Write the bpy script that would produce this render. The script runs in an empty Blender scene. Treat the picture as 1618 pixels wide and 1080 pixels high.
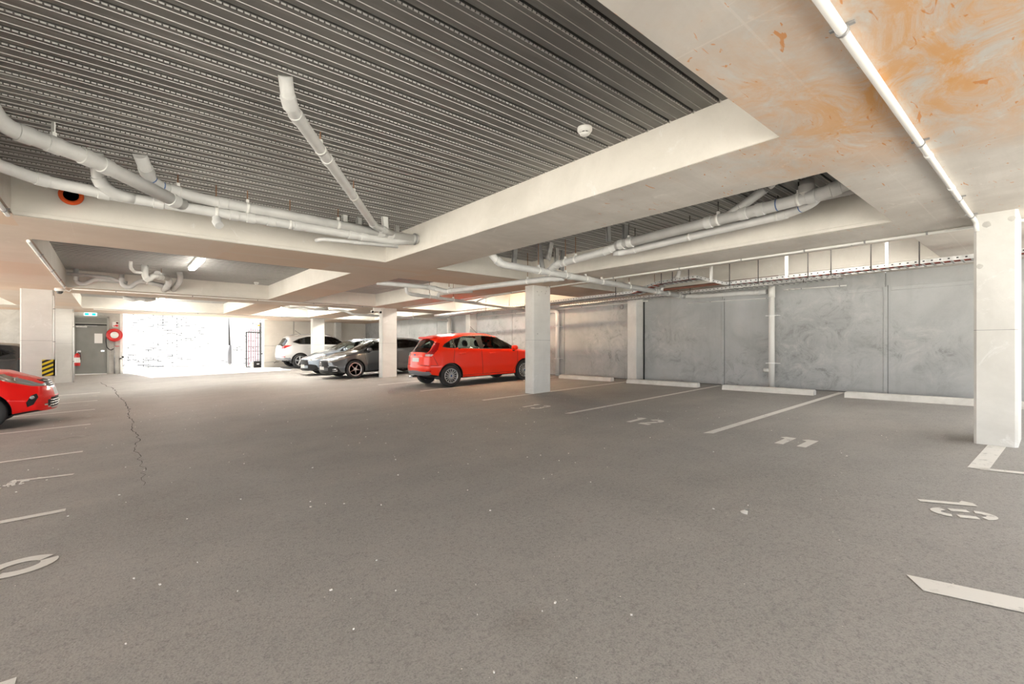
import bpy, bmesh, math, random
from mathutils import Vector, Matrix
random.seed(7)
PI = math.pi
C = bpy.context.scene.collection
SL = 0.040                      # cross fall of the slab floor
ZS, ZD = 2.635, 3.035           # beam soffit, underside of the metal deck

def sstep(a, b, t):
    t = max(0.0, min(1.0, (t - a) / (b - a)))
    return t * t * (3 - 2 * t)

def zf(x, y):                   # floor height
    bump = 0.32 + (0.13 - 0.32) * max(0, min(1, (x + 1) / 7.0))
    return SL * x + bump * sstep(20.6, 24.3, y)

# ------------------------------------------------------------------ materials
MATS = {}
def nt(name):
    m = bpy.data.materials.new(name); m.use_nodes = True
    MATS[name] = m
    n = m.node_tree.nodes; l = m.node_tree.links
    return m, n, l, n['Principled BSDF']

def sset(b, **k):
    for a, v in k.items():
        b.inputs[a.replace('_', ' ')].default_value = v

def simple(name, col, rough=0.5, metal=0.0, coat=0.0, emit=None, es=0.0, trans=0.0, spec=0.5, noise=0.0, nscale=8.0):
    m, n, l, b = nt(name)
    b.inputs['Base Color'].default_value = (*col, 1)
    b.inputs['Roughness'].default_value = rough
    b.inputs['Metallic'].default_value = metal
    b.inputs['Coat Weight'].default_value = coat
    b.inputs['Coat Roughness'].default_value = 0.05
    b.inputs['Specular IOR Level'].default_value = spec
    b.inputs['Transmission Weight'].default_value = trans
    if emit:
        b.inputs['Emission Color'].default_value = (*emit, 1)
        b.inputs['Emission Strength'].default_value = es
    if noise > 0:
        g = n.new('ShaderNodeNewGeometry'); t = n.new('ShaderNodeTexNoise')
        t.inputs['Scale'].default_value = nscale; t.inputs['Detail'].default_value = 6
        l.new(g.outputs['Position'], t.inputs['Vector'])
        r = n.new('ShaderNodeValToRGB')
        r.color_ramp.elements[0].position = 0.3; r.color_ramp.elements[1].position = 0.7
        r.color_ramp.elements[0].color = (*[c * (1 - noise) for c in col], 1)
        r.color_ramp.elements[1].color = (*[min(1, c * (1 + noise * 0.6)) for c in col], 1)
        l.new(t.outputs['Fac'], r.inputs['Fac']); l.new(r.outputs['Color'], b.inputs['Base Color'])
    return m

class NB:
    """small node-graph helper: world-space textures and mixes"""
    def __init__(s, name):
        s.m, s.n, s.l, s.b = nt(name)
        s.pos = s.n.new('ShaderNodeNewGeometry').outputs['Position']
    def vec(s, scale=(1, 1, 1), rot=(0, 0, 0), loc=(0, 0, 0)):
        q = s.n.new('ShaderNodeMapping'); q.inputs['Scale'].default_value = scale
        q.inputs['Rotation'].default_value = rot; q.inputs['Location'].default_value = loc
        s.l.new(s.pos, q.inputs['Vector']); return q.outputs['Vector']
    def noise(s, scale, detail=5, rough=0.55, dist=0.0, vec=None):
        t = s.n.new('ShaderNodeTexNoise')
        t.inputs['Scale'].default_value = scale; t.inputs['Detail'].default_value = detail
        t.inputs['Roughness'].default_value = rough; t.inputs['Distortion'].default_value = dist
        s.l.new(vec if vec is not None else s.pos, t.inputs['Vector']); return t.outputs['Fac']
    def vor(s, scale, vec=None, feat='F1'):
        t = s.n.new('ShaderNodeTexVoronoi'); t.feature = feat
        t.inputs['Scale'].default_value = scale
        s.l.new(vec if vec is not None else s.pos, t.inputs['Vector']); return t.outputs['Distance']
    def ramp(s, fac, stops):
        r = s.n.new('ShaderNodeValToRGB'); e = r.color_ramp.elements
        while len(e) < len(stops): e.new(0.5)
        for k, (p, c) in enumerate(stops):
            e[k].position = p; e[k].color = (*c, 1) if len(c) == 3 else c
        s.l.new(fac, r.inputs['Fac']); return r.outputs['Color']
    def rng(s, fac, a, b, lo=0.0, hi=1.0):
        r = s.n.new('ShaderNodeMapRange'); r.inputs['From Min'].default_value = a; r.inputs['From Max'].default_value = b
        r.inputs['To Min'].default_value = lo; r.inputs['To Max'].default_value = hi
        s.l.new(fac, r.inputs['Value']); return r.outputs['Result']
    def mix(s, fac, a, b, mode='MIX'):
        x = s.n.new('ShaderNodeMix'); x.data_type = 'RGBA'; x.blend_type = mode
        for k, v in ((0, fac), (6, a), (7, b)):
            if hasattr(v, 'links') or isinstance(v, bpy.types.NodeSocket): s.l.new(v, x.inputs[k])
            elif isinstance(v, (int, float)): x.inputs[k].default_value = v
            else: x.inputs[k].default_value = (*v, 1)
        return x.outputs[2]
    def math(s, op, a, b=0.0):
        x = s.n.new('ShaderNodeMath'); x.operation = op
        for k, v in ((0, a), (1, b)):
            if isinstance(v, bpy.types.NodeSocket): s.l.new(v, x.inputs[k])
            else: x.inputs[k].default_value = v
        return x.outputs[0]
    def sep(s):
        q = s.n.new('ShaderNodeSeparateXYZ'); s.l.new(s.pos, q.inputs[0]); return q.outputs
    def bump(s, h, strength=0.3, dist=0.02):
        q = s.n.new('ShaderNodeBump'); q.inputs['Strength'].default_value = strength
        q.inputs['Distance'].default_value = dist
        s.l.new(h, q.inputs['Height']); s.l.new(q.outputs['Normal'], s.b.inputs['Normal'])
    def out(s, col, rough=0.7, metal=0.0, spec=0.3):
        if isinstance(col, bpy.types.NodeSocket): s.l.new(col, s.b.inputs['Base Color'])
        else: s.b.inputs['Base Color'].default_value = (*col, 1)
        if isinstance(rough, bpy.types.NodeSocket): s.l.new(rough, s.b.inputs['Roughness'])
        else: s.b.inputs['Roughness'].default_value = rough
        s.b.inputs['Metallic'].default_value = metal
        s.b.inputs['Specular IOR Level'].default_value = spec
        return s.m

def spot(nb, x, y, r, soft=0.6, wob=0.5):
    """mask of one stain with a ragged outline at (x, y)"""
    X, Y, Z = nb.sep()
    dx = nb.math('SUBTRACT', X, x); dy = nb.math('SUBTRACT', Y, y)
    d = nb.math('SQRT', nb.math('ADD', nb.math('MULTIPLY', dx, dx), nb.math('MULTIPLY', dy, dy)))
    d = nb.math('ADD', d, nb.math('MULTIPLY', nb.math('SUBTRACT', nb.noise(2.5 / r, 4), 0.5), wob * r * 2))
    return nb.rng(d, r, r * (1 - soft), 0, 1)

# asphalt floor
def make_asphalt():
    k = NB('asphalt')
    big = k.noise(0.22, 5, 0.6)
    mid = k.noise(1.6, 6, 0.65, 0.5)
    fine = k.noise(120, 3, 0.8)
    ag = k.vor(95)
    c = k.ramp(big, [(0.35, (0.297, 0.285, 0.271)), (0.52, (0.351, 0.336, 0.320)), (0.68, (0.388, 0.360, 0.333))])
    c = k.mix(k.rng(mid, 0.35, 0.7, 0, 0.45), c, (0.258, 0.252, 0.242))
    streak = k.noise(1.0, 5, 0.6, 0.3, k.vec((0.25, 1.6, 1), (0, 0, 0.15)))
    c = k.mix(k.rng(streak, 0.5, 0.75, 0, 0.45), c, (0.445, 0.408, 0.377))
    # reddish dusty wear in the lane, brown film by the bays
    red = k.math('MULTIPLY', spot(k, 1.9, 12.6, 5.2, 0.8, 0.3), 0.55)
    c = k.mix(red, c, (0.464, 0.343, 0.275))
    c = k.mix(k.math('MULTIPLY', spot(k, 6.6, 9.0, 3.6, 0.9, 0.3), 0.35), c, (0.425, 0.320, 0.240))
    # oil spots
    for (x, y, r, a) in ((1.37, 1.52, 0.17, 0.5), (1.28, 1.24, 0.09, 0.45), (9.3, 2.2, 0.8, 0.4), (6.9, 0.75, 0.35, 0.45), (7.9, 5.9, 0.8, 0.3), (0.3, 4.4, 0.9, 0.25), (4.3, 1.6, 1.1, 0.15)):
        c = k.mix(k.math('MULTIPLY', spot(k, x, y, r, 0.9, 0.35), a), c, (0.168, 0.149, 0.139))
    c = k.mix(k.rng(fine, 0.35, 0.75, 0, 0.5), c, (0.534, 0.508, 0.477))
    c = k.mix(k.rng(fine, 0.48, 0.25, 0, 0.6), c, (0.123, 0.120, 0.118))
    grit = k.noise(38, 4, 0.8)
    c = k.mix(k.rng(grit, 0.52, 0.72, 0, 0.5), c, (0.407, 0.388, 0.360)); c = k.mix(k.rng(grit, 0.48, 0.28, 0, 0.5), c, (0.113, 0.109, 0.104))
    # pale stone chips
    chip = k.vor(26); gate = k.noise(9, 2)
    spk = k.math('MULTIPLY', k.rng(chip, 0.10, 0.05), k.rng(gate, 0.60, 0.68))
    c = k.mix(spk, c, (1.088, 1.039, 0.955))
    k.bump(k.math('ADD', k.math('MULTIPLY', fine, 0.6), k.math('MULTIPLY', ag, 0.5)), 0.35, 0.006)
    return k.out(c, k.rng(mid, 0.3, 0.7, 0.62, 0.80), 0, 0.35)

def make_concrete(name, base, dark, light, rust=False, warm=None, joints=True, scale=1.0):
    k = NB(name)
    a = k.noise(0.9 * scale, 6, 0.62, 0.6)
    b = k.noise(1.0, 6, 0.7, 0.4, k.vec((0.5, 4.0, 4.0)))
    f = k.noise(45, 4, 0.7)
    c = k.ramp(a, [(0.3, dark), (0.5, base), (0.72, light)])
    c = k.mix(k.rng(b, 0.45, 0.75, 0, 0.5), c, dark)
    c = k.mix(k.rng(f, 0.55, 0.72, 0, 0.25), c, dark)
    pale = k.noise(3.5, 6, 0.75, 1.2)
    c = k.mix(k.rng(pale, 0.60, 0.72, 0, 0.45), c, tuple(min(0.9, v * 1.25) for v in light))
    if joints:
        br = k.n.new('ShaderNodeTexBrick'); br.offset = 0.0
        br.inputs['Scale'].default_value = 1.0; br.inputs['Mortar Size'].default_value = 0.006
        br.inputs['Brick Width'].default_value = 2.4; br.inputs['Row Height'].default_value = 1.2
        br.inputs['Color1'].default_value = br.inputs['Color2'].default_value = (0, 0, 0, 1)
        br.inputs['Mortar'].default_value = (1, 1, 1, 1)
        k.l.new(k.vec((1, 1, 1), (0, 0, 0), (0.35, 0.32, 0)), br.inputs['Vector'])
        c = k.mix(k.math('MULTIPLY', k.rng(br.outputs['Color'], 0, 1), 0.35), c, light)
    if rust:
        # tan film left by the form ply over the far and left bays, board by board
        X, Y, Z = k.sep()
        bd = k.n.new('ShaderNodeTexVoronoi'); bd.distance = 'CHEBYCHEV'; bd.inputs['Scale'].default_value = 0.6; bd.inputs['Randomness'].default_value = 0.3
        k.l.new(k.pos, bd.inputs['Vector']); bc = k.n.new('ShaderNodeSeparateColor'); k.l.new(bd.outputs['Color'], bc.inputs[0])
        far = k.math('MAXIMUM', k.rng(Y, 4.5, 7.5), k.rng(X, 1.0, -0.8))
        far = k.math('MULTIPLY', far, k.rng(bc.outputs[0], 0.0, 1.0, 0.45, 1.0))
        c = k.mix(far, c, (0.60, 0.455, 0.345))
        reg = spot(k, 3.2, 0.55, 1.5, 0.9, 0.5)
        reg2 = spot(k, 2.7, 0.1, 1.2, 0.9, 0.5)
        reg = k.math('MAXIMUM', reg, k.math('MULTIPLY', reg2, 1.0))
        wash = k.noise(2.2, 7, 0.75, 0.8, k.vec((1.0, 1.6, 1)))
        w = k.math('MULTIPLY', k.rng(wash, 0.38, 0.58), reg)
        c = k.mix(k.math('MULTIPLY', w, 0.9), c, (0.66, 0.33, 0.10))
        wide = spot(k, 4.0, 0.0, 4.5, 0.6, 0.4)
        fl = k.noise(7.0, 3, 0.5, 1.6, k.vec((0.7, 2.2, 1), (0, 0, 0.5)))
        c = k.mix(k.math('MULTIPLY', k.rng(fl, 0.66, 0.70), k.math('MULTIPLY', wide, 0.8)), c, (0.60, 0.24, 0.06))
    k.bump(k.math('ADD', k.math('MULTIPLY', f, 0.3), a), 0.12, 0.02)
    return k.out(c, 0.85, 0, 0.2)

def make_wall():
    k = NB('rendered_wall')
    a = k.noise(0.8, 6, 0.6, 0.5)
    sw = k.noise(2.8, 9, 0.82, 0.9)
    reg = k.noise(0.55, 3, 0.5)
    f = k.noise(60, 4, 0.7)
    drip = k.noise(1.0, 5, 0.6, 0.2, k.vec((6, 6, 0.35)))
    c = k.ramp(a, [(0.32, (0.361, 0.369, 0.368)), (0.5, (0.430, 0.439, 0.438)), (0.7, (0.482, 0.491, 0.496))])
    c = k.mix(k.math('MULTIPLY', k.rng(sw, 0.52, 0.63), k.rng(reg, 0.43, 0.60, 0.12, 0.8)), c, (0.232, 0.230, 0.221))
    c = k.mix(k.math('MULTIPLY', k.rng(sw, 0.48, 0.39), k.rng(reg, 0.42, 0.6, 0.1, 0.7)), c, (0.550, 0.547, 0.531))
    c = k.mix(k.rng(drip, 0.55, 0.75, 0, 0.28), c, (0.310, 0.313, 0.301))
    c = k.mix(k.rng(f, 0.58, 0.72, 0, 0.22), c, (0.284, 0.287, 0.275))
    k.bump(k.math('ADD', k.math('MULTIPLY', sw, 1.0), k.math('MULTIPLY', f, 0.2)), 0.25, 0.015)
    return k.out(c, 0.75, 0, 0.3)

def make_deck():
    k = NB('galvanised_deck')
    s = k.noise(1.0, 6, 0.65, 0.3, k.vec((0.35, 9.0, 1)))
    a = k.noise(0.7, 5, 0.6)
    f = k.noise(70, 3, 0.7)
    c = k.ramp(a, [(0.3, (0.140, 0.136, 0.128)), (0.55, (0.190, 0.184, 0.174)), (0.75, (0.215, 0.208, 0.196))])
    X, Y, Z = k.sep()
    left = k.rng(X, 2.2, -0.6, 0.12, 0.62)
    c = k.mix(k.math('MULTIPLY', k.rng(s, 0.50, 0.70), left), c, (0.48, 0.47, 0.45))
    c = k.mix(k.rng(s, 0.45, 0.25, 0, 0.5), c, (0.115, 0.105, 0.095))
    c = k.mix(k.rng(f, 0.6, 0.75, 0, 0.35), c, (0.11, 0.10, 0.09))
    k.bump(f, 0.08, 0.004)
    return k.out(c, 0.5, 0.25, 0.4)

def make_brick():
    k = NB('painted_brick')
    br = k.n.new('ShaderNodeTexBrick')
    br.inputs['Scale'].default_value = 1.0; br.inputs['Mortar Size'].default_value = 0.017
    br.inputs['Brick Width'].default_value = 0.40; br.inputs['Row Height'].default_value = 0.086
    for c in ('Color1', 'Color2'): br.inputs[c].default_value = (0, 0, 0, 1)
    br.inputs['Mortar'].default_value = (1, 1, 1, 1)
    k.l.new(k.vec((1, 1, 1), (PI / 2, 0, 0)), br.inputs['Vector'])
    cl = k.noise(0.45, 2); sm = k.noise(1.0, 2, 0.5, 0, k.vec((2.6, 1, 10.0)))
    m = k.math('MULTIPLY', k.rng(br.outputs['Color'], 0, 1), k.math('MULTIPLY', k.rng(sm, 0.50, 0.57), k.rng(cl, 0.42, 0.52)))
    return k.out(k.mix(m, (0.85, 0.85, 0.84), (0.02, 0.02, 0.022)), 0.8)

def make_pvc():
    k = NB('grey_pvc')
    a = k.noise(4.0, 5, 0.6)
    c = k.ramp(a, [(0.3, (0.55, 0.55, 0.54)), (0.7, (0.66, 0.655, 0.64))])
    f = k.noise(30, 3, 0.7)
    c = k.mix(k.rng(f, 0.66, 0.76, 0, 0.3), c, (0.42, 0.38, 0.32))
    return k.out(c, 0.38, 0, 0.5)

def make_paint(name, col):
    k = NB(name)
    a = k.noise(14, 6, 0.8); b = k.noise(2.0, 3)
    m = k.math('MULTIPLY', k.rng(a, 0.56, 0.66), k.rng(b, 0.35, 0.7, 0.15, 0.8))
    c = k.mix(m, col, (0.20, 0.19, 0.18))
    return k.out(c, 0.7, 0, 0.3)

def make_hazard():
    k = NB('hazard_stripes')
    X, Y, Z = k.sep()
    t = k.math('ADD', X, k.math('MULTIPLY', Z, -1.9))
    t = k.math('FRACT', k.math('MULTIPLY', k.math('ADD', t, 10.0), 5.2))
    c = k.mix(k.math('GREATER_THAN', t, 0.5), (0.02, 0.02, 0.02), (0.75, 0.58, 0.03))
    return k.out(c, 0.5)

make_asphalt()
make_concrete('soffit_concrete', (0.60, 0.565, 0.52), (0.50, 0.465, 0.425), (0.70, 0.665, 0.62), rust=True)
make_concrete('beam_concrete', (0.75, 0.715, 0.655), (0.66, 0.63, 0.57), (0.81, 0.775, 0.715), joints=False)
make_concrete('column_concrete', (0.70, 0.69, 0.66), (0.60, 0.59, 0.56), (0.78, 0.77, 0.74), joints=False)
make_concrete('grey_block', (0.56, 0.55, 0.52), (0.45, 0.44, 0.42), (0.66, 0.65, 0.62), joints=False, scale=3)
make_concrete('cream_panel', (0.74, 0.71, 0.65), (0.68, 0.65, 0.59), (0.80, 0.77, 0.71), joints=False)
make_concrete('stop_concrete', (0.72, 0.70, 0.66), (0.58, 0.56, 0.52), (0.80, 0.78, 0.74), joints=False, scale=3)
make_wall(); make_deck(); make_brick(); make_pvc(); make_hazard()
make_paint('line_paint', (0.80, 0.78, 0.74))
make_paint('faded_paint', (0.46, 0.44, 0.41))
simple('white_plastic', (0.80, 0.79, 0.76), 0.4)
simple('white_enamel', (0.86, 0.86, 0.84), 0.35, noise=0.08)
simple('galv_steel', (0.62, 0.62, 0.61), 0.4, 0.6, noise=0.25, nscale=14)
simple('dull_steel', (0.36, 0.36, 0.36), 0.5, 0.5, noise=0.3, nscale=6)
simple('bead_galv', (0.56, 0.55, 0.53), 0.45, 0.1)
simple('joint_grey', (0.17, 0.17, 0.165), 0.9)
simple('crack_dark', (0.06, 0.055, 0.05), 0.9)
simple('slot_dark', (0.02, 0.02, 0.02), 0.9)
simple('rusty_rod', (0.30, 0.16, 0.09), 0.8, noise=0.4, nscale=20)
simple('dark_rod', (0.10, 0.09, 0.085), 0.6, 0.4)
simple('blue_ink', (0.08, 0.16, 0.36), 0.5)
simple('orange_foam', (0.85, 0.12, 0.02), 0.8, noise=0.2)
simple('orange_cable', (0.72, 0.16, 0.05), 0.5)
simple('brown_cable', (0.16, 0.06, 0.035), 0.5)
simple('red_cable', (0.22, 0.03, 0.02), 0.5)
simple('black_rubber', (0.022, 0.022, 0.024), 0.75)
simple('black_plastic', (0.016, 0.016, 0.017), 0.5, spec=0.25)
simple('door_grey', (0.235, 0.24, 0.225), 0.45, noise=0.08, nscale=3)
simple('door_frame_grey', (0.34, 0.345, 0.32), 0.5)
simple('red_gloss', (0.62, 0.012, 0.010), 0.3, coat=0.5)
simple('sign_red', (0.70, 0.02, 0.02), 0.5)
simple('sign_white', (0.86, 0.86, 0.84), 0.5)
simple('exit_green', (0.0, 0.42, 0.36), 0.5, emit=(0.0, 0.75, 0.68), es=1.1)
simple('exit_white', (0.8, 0.85, 0.82), 0.5, emit=(0.75, 0.95, 0.88), es=1.1)
simple('lamp_glow', (0.9, 0.9, 0.85), 0.5, emit=(1.0, 0.95, 0.87), es=32.0)
simple('lamp_glow_warm', (0.9, 0.9, 0.85), 0.5, emit=(1.0, 0.74, 0.46), es=120.0)
simple('fill_lamp_glow', (0.9, 0.9, 0.85), 0.5, emit=(1.0, 0.94, 0.84), es=112.0)  # emission of the added fill battens deep in the garage
simple('gate_black', (0.03, 0.03, 0.034), 0.5)
simple('gate_pink', (0.22, 0.08, 0.11), 0.6)
simple('glass_dark', (0.06, 0.065, 0.065), 0.04, 0, spec=0.6)
simple('chrome', (0.80, 0.80, 0.80), 0.12, 1.0)
simple('alloy', (0.66, 0.67, 0.69), 0.28, 0.85)
simple('alloy_dark', (0.07, 0.07, 0.075), 0.35, 0.6)
simple('tyre', (0.030, 0.030, 0.031), 0.82)
simple('plate', (0.74, 0.74, 0.72), 0.5)
simple('tail_red', (0.42, 0.008, 0.010), 0.12, coat=1.0)
simple('tail_clear', (0.75, 0.60, 0.58), 0.15, coat=1.0)
simple('lamp_clear', (0.40, 0.42, 0.44), 0.12, 0.3, coat=1.0)
simple('lamp_bronze', (0.30, 0.25, 0.20), 0.25, 0.2, coat=1.0)
simple('amber', (0.75, 0.30, 0.02), 0.3)
simple('seat_fabric', (0.045, 0.043, 0.043), 0.85)
simple('cabin_grey', (0.10, 0.098, 0.095), 0.8)
simple('grey_cladding', (0.17, 0.18, 0.20), 0.5)
simple('badge_blue', (0.03, 0.10, 0.32), 0.3)
simple('paint_red', (0.92, 0.030, 0.006), 0.3, 0.0, coat=0.6, spec=0.25)
simple('paint_red_deep', (0.90, 0.010, 0.008), 0.3, 0.0, coat=0.4, spec=0.25)
simple('paint_grey', (0.095, 0.10, 0.108), 0.30, 0.55, coat=1.0)
simple('paint_silver', (0.60, 0.60, 0.60), 0.32, 0.35, coat=1.0)
simple('paint_bluegrey', (0.28, 0.33, 0.39), 0.30, 0.45, coat=1.0)
simple('paint_black', (0.018, 0.018, 0.020), 0.22, 0.1, coat=1.0)
simple('steel_grey', (0.42, 0.43, 0.45), 0.4, 0.5)
def make_glass(name, tint, alpha):
    m, n, l, b = nt(name)
    g = n.new('ShaderNodeBsdfGlossy'); g.inputs['Roughness'].default_value = 0.02
    t = n.new('ShaderNodeBsdfTransparent'); t.inputs['Color'].default_value = (*tint, 1)
    f = n.new('ShaderNodeFresnel'); f.inputs['IOR'].default_value = 1.5
    mx = n.new('ShaderNodeMixShader'); l.new(f.outputs[0], mx.inputs[0])
    l.new(t.outputs[0], mx.inputs[1]); l.new(g.outputs[0], mx.inputs[2])
    l.new(mx.outputs[0], n['Material Output'].inputs['Surface'])
make_glass('window_glass', (0.62, 0.68, 0.65), 0.4)
make_glass('privacy_glass', (0.13, 0.13, 0.13), 0.2)

# ------------------------------------------------------------------ mesh helpers
def obj(name, bm, mat, parent=None, smooth=False, angle=None, local=False):   # parts are modelled in world space unless local
    me = bpy.data.meshes.new(name)
    bm.normal_update(); bm.to_mesh(me); bm.free()
    for m in (mat if isinstance(mat, (list, tuple)) else [mat]):
        me.materials.append(MATS[m])
    if smooth:
        me.polygons.foreach_set('use_smooth', [True] * len(me.polygons))
        if angle: me.set_sharp_from_angle(angle=math.radians(angle))
    o = bpy.data.objects.new(name, me); C.objects.link(o)
    if parent is not None:
        o.parent = parent
        if not local and parent.parent is None and parent.type == 'EMPTY': o.matrix_parent_inverse = parent.matrix_basis.inverted()
    return o
def tag(o, label=None, cat=None, group=None, kind=None):
    if label: o['label'] = label
    if cat: o['category'] = cat
    if group: o['group'] = group
    if kind: o['kind'] = kind
    return o
def empty(name, loc, label, cat, group=None, rot=(0, 0, 0)):
    o = bpy.data.objects.new(name, None); C.objects.link(o); o.empty_display_size = 0.2
    o.location = loc; o.rotation_euler = rot
    return tag(o, label, cat, group)
def copy_tree(o, parent=None):
    c = o.copy(); C.objects.link(c); c.parent = parent
    for ch in [x for x in o.children]: copy_tree(ch, c)
    return c
def quad(bm, pts, mi=0):
    f = bm.faces.new([bm.verts.new(p) for p in pts]); f.material_index = mi; return f
def box(bm, x0, x1, y0, y1, z0, z1, mi=0, bev=0.0, M=None):
    r = bmesh.ops.create_cube(bm, size=1.0); vs = r['verts']
    for v in vs:
        v.co = Vector(((x0 + x1) / 2 + v.co.x * (x1 - x0), (y0 + y1) / 2 + v.co.y * (y1 - y0), (z0 + z1) / 2 + v.co.z * (z1 - z0)))
    fs = list({f for v in vs for f in v.link_faces})
    for f in fs: f.material_index = mi
    if bev > 0:
        es = list({e for v in vs for e in v.link_edges})
        q = bmesh.ops.bevel(bm, geom=es, offset=bev, segments=1, affect='EDGES', profile=0.5)
        vs = [v for v in q['verts']] + [v for v in vs if v.is_valid]
        for f in q['faces']: f.material_index = mi
    if M is not None:
        for v in set(v for v in vs if v.is_valid): v.co = M @ v.co
    return vs
def frame(t, up=None):
    t = t.normalized(); up = up or (Vector((0, 0, 1)) if abs(t.z) < 0.95 else Vector((1, 0, 0)))
    a = t.cross(up).normalized(); return a, t.cross(a).normalized() * -1
def fillet(path, rad, n=6):
    P = [Vector(p) for p in path]; out = [P[0]]
    for i in range(1, len(P) - 1):
        a, b, c = P[i - 1], P[i], P[i + 1]
        u, v = (a - b), (c - b); r = min(rad, u.length * 0.48, v.length * 0.48)
        p, q = b + u.normalized() * r, b + v.normalized() * r
        for k in range(n + 1):
            t = k / n; out.append(p * (1 - t) ** 2 + b * 2 * t * (1 - t) + q * t * t)
    out.append(P[-1]); return out
def tube(bm, path, r, seg=14, cap=True, mi=0, rad=0.0):
    P = fillet(path, rad) if rad > 0 and len(path) > 2 else [Vector(p) for p in path]
    rings = []; a = None
    for i, p in enumerate(P):
        t = (P[min(i + 1, len(P) - 1)] - P[max(i - 1, 0)])
        if t.length < 1e-7: t = Vector((0, 0, 1))
        t.normalize()
        if a is None: a, _ = frame(t)
        a = (a - t * a.dot(t)).normalized(); b = t.cross(a)
        rr = r[i] if isinstance(r, (list, tuple)) else r
        rings.append([bm.verts.new(p + (a * math.cos(2 * PI * k / seg) + b * math.sin(2 * PI * k / seg)) * rr) for k in range(seg)])
    for i in range(len(rings) - 1):
        for k in range(seg):
            f = bm.faces.new((rings[i][k], rings[i][(k + 1) % seg], rings[i + 1][(k + 1) % seg], rings[i + 1][k])); f.smooth = True; f.material_index = mi
    if cap:
        for q in (rings[0][::-1], rings[-1]):
            f = bm.faces.new(q); f.material_index = mi
def lathe(bm, prof, M=None, seg=32, mi=0, cap=True):
    """profile of (radius, height) turned about local z"""
    rings = []
    for r, h in prof:
        rings.append([Vector((r * math.cos(2 * PI * k / seg), r * math.sin(2 * PI * k / seg), h)) for k in range(seg)])
    V = [[bm.verts.new(M @ p if M is not None else p) for p in ring] for ring in rings]
    for i in range(len(V) - 1):
        for k in range(seg):
            f = bm.faces.new((V[i][k], V[i][(k + 1) % seg], V[i + 1][(k + 1) % seg], V[i + 1][k])); f.smooth = True; f.material_index = mi
    for q, r in ((V[0][::-1], prof[0][0]), (V[-1], prof[-1][0])):
        if cap and r > 1e-5:
            f = bm.faces.new(q); f.material_index = mi
def BM(): return bmesh.new()
def struct(name, bm, mat, **k): return tag(obj(name, bm, mat, **k), kind='structure')
# ------------------------------------------------------------------ the shell
XC = [(-5.6, -2.30), (-0.78, 3.32), (4.26, 6.50), (7.645, 9.58)]        # coffer bays across
YC = [(-2.7, -0.32), (1.20, 7.03), (8.43, 14.50), (15.92, 21.50)]       # coffer bays along
X0, X1, Y0, Y1 = -6.2, 10.65, -3.2, 24.0

bm = BM()                                                               # floor slab, falls 4 % across, rises at the exit
xs = [X0 + (X1 - X0) * i / 40 for i in range(41)]
ys = [Y0 + (31.0 - Y0) * i / 150 for i in range(151)]
g = [[bm.verts.new((x, y, zf(x, y))) for y in ys] for x in xs]
for i in range(40):
    for j in range(150): bm.faces.new((g[i][j], g[i + 1][j], g[i + 1][j + 1], g[i][j + 1]))
struct('floor', bm, 'asphalt', smooth=True)

bm = BM(); CH = 0.014                                                   # soffit of the wide band beams with chamfered coffer edges
bx = sorted({X0, X1} | {v for a in XC for v in a}); by = sorted({Y0, Y1} | {v for a in YC for v in a})
cof = [(a, b) for a in XC for b in YC]
def incof(x, y): return any(a[0] < x < a[1] and b[0] < y < b[1] for a, b in cof)
for i in range(len(bx) - 1):
    for j in range(len(by) - 1):
        if not incof((bx[i] + bx[i + 1]) / 2, (by[j] + by[j + 1]) / 2):
            quad(bm, [(bx[i], by[j], ZS), (bx[i], by[j + 1], ZS), (bx[i + 1], by[j + 1], ZS), (bx[i + 1], by[j], ZS)])
quad(bm, [(5.55, Y1, ZS), (5.55, 25.3, ZS), (X1, 25.3, ZS), (X1, Y1, ZS)])
quad(bm, [(X0, Y1, ZS), (X0, Y1, 3.2), (5.55, Y1, 3.2), (5.55, Y1, ZS)])
struct('ceiling', bm, 'soffit_concrete')
bm = BM()                                                               # the cast sides of the coffers
for (a, b) in cof:
    for (p, q) in (((a[0], b[0]), (a[1], b[0])), ((a[1], b[0]), (a[1], b[1])), ((a[1], b[1]), (a[0], b[1])), ((a[0], b[1]), (a[0], b[0]))):
        cx, cy = (a[0] + a[1]) / 2, (b[0] + b[1]) / 2
        def inn(pt, c=CH): return (pt[0] - (c if pt[0] < cx else -c), pt[1] - (c if pt[1] < cy else -c))
        pi, qi, pj, qj = inn(p), inn(q), inn(p, CH + 0.008), inn(q, CH + 0.008)
        quad(bm, [(*p, ZS), (*q, ZS), (*qi, ZS + CH), (*pi, ZS + CH)])
        quad(bm, [(*pi, ZS + CH), (*qi, ZS + CH), (*qi, ZS + 0.05), (*pi, ZS + 0.05)])
        quad(bm, [(*pi, ZS + 0.05), (*qi, ZS + 0.05), (*qj, ZS + 0.053), (*pj, ZS + 0.053)])
        quad(bm, [(*pj, ZS + 0.053), (*qj, ZS + 0.053), (*qj, ZD + 0.08), (*pj, ZD + 0.08)])
struct('ceiling_beam_sides', bm, 'beam_concrete')

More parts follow.
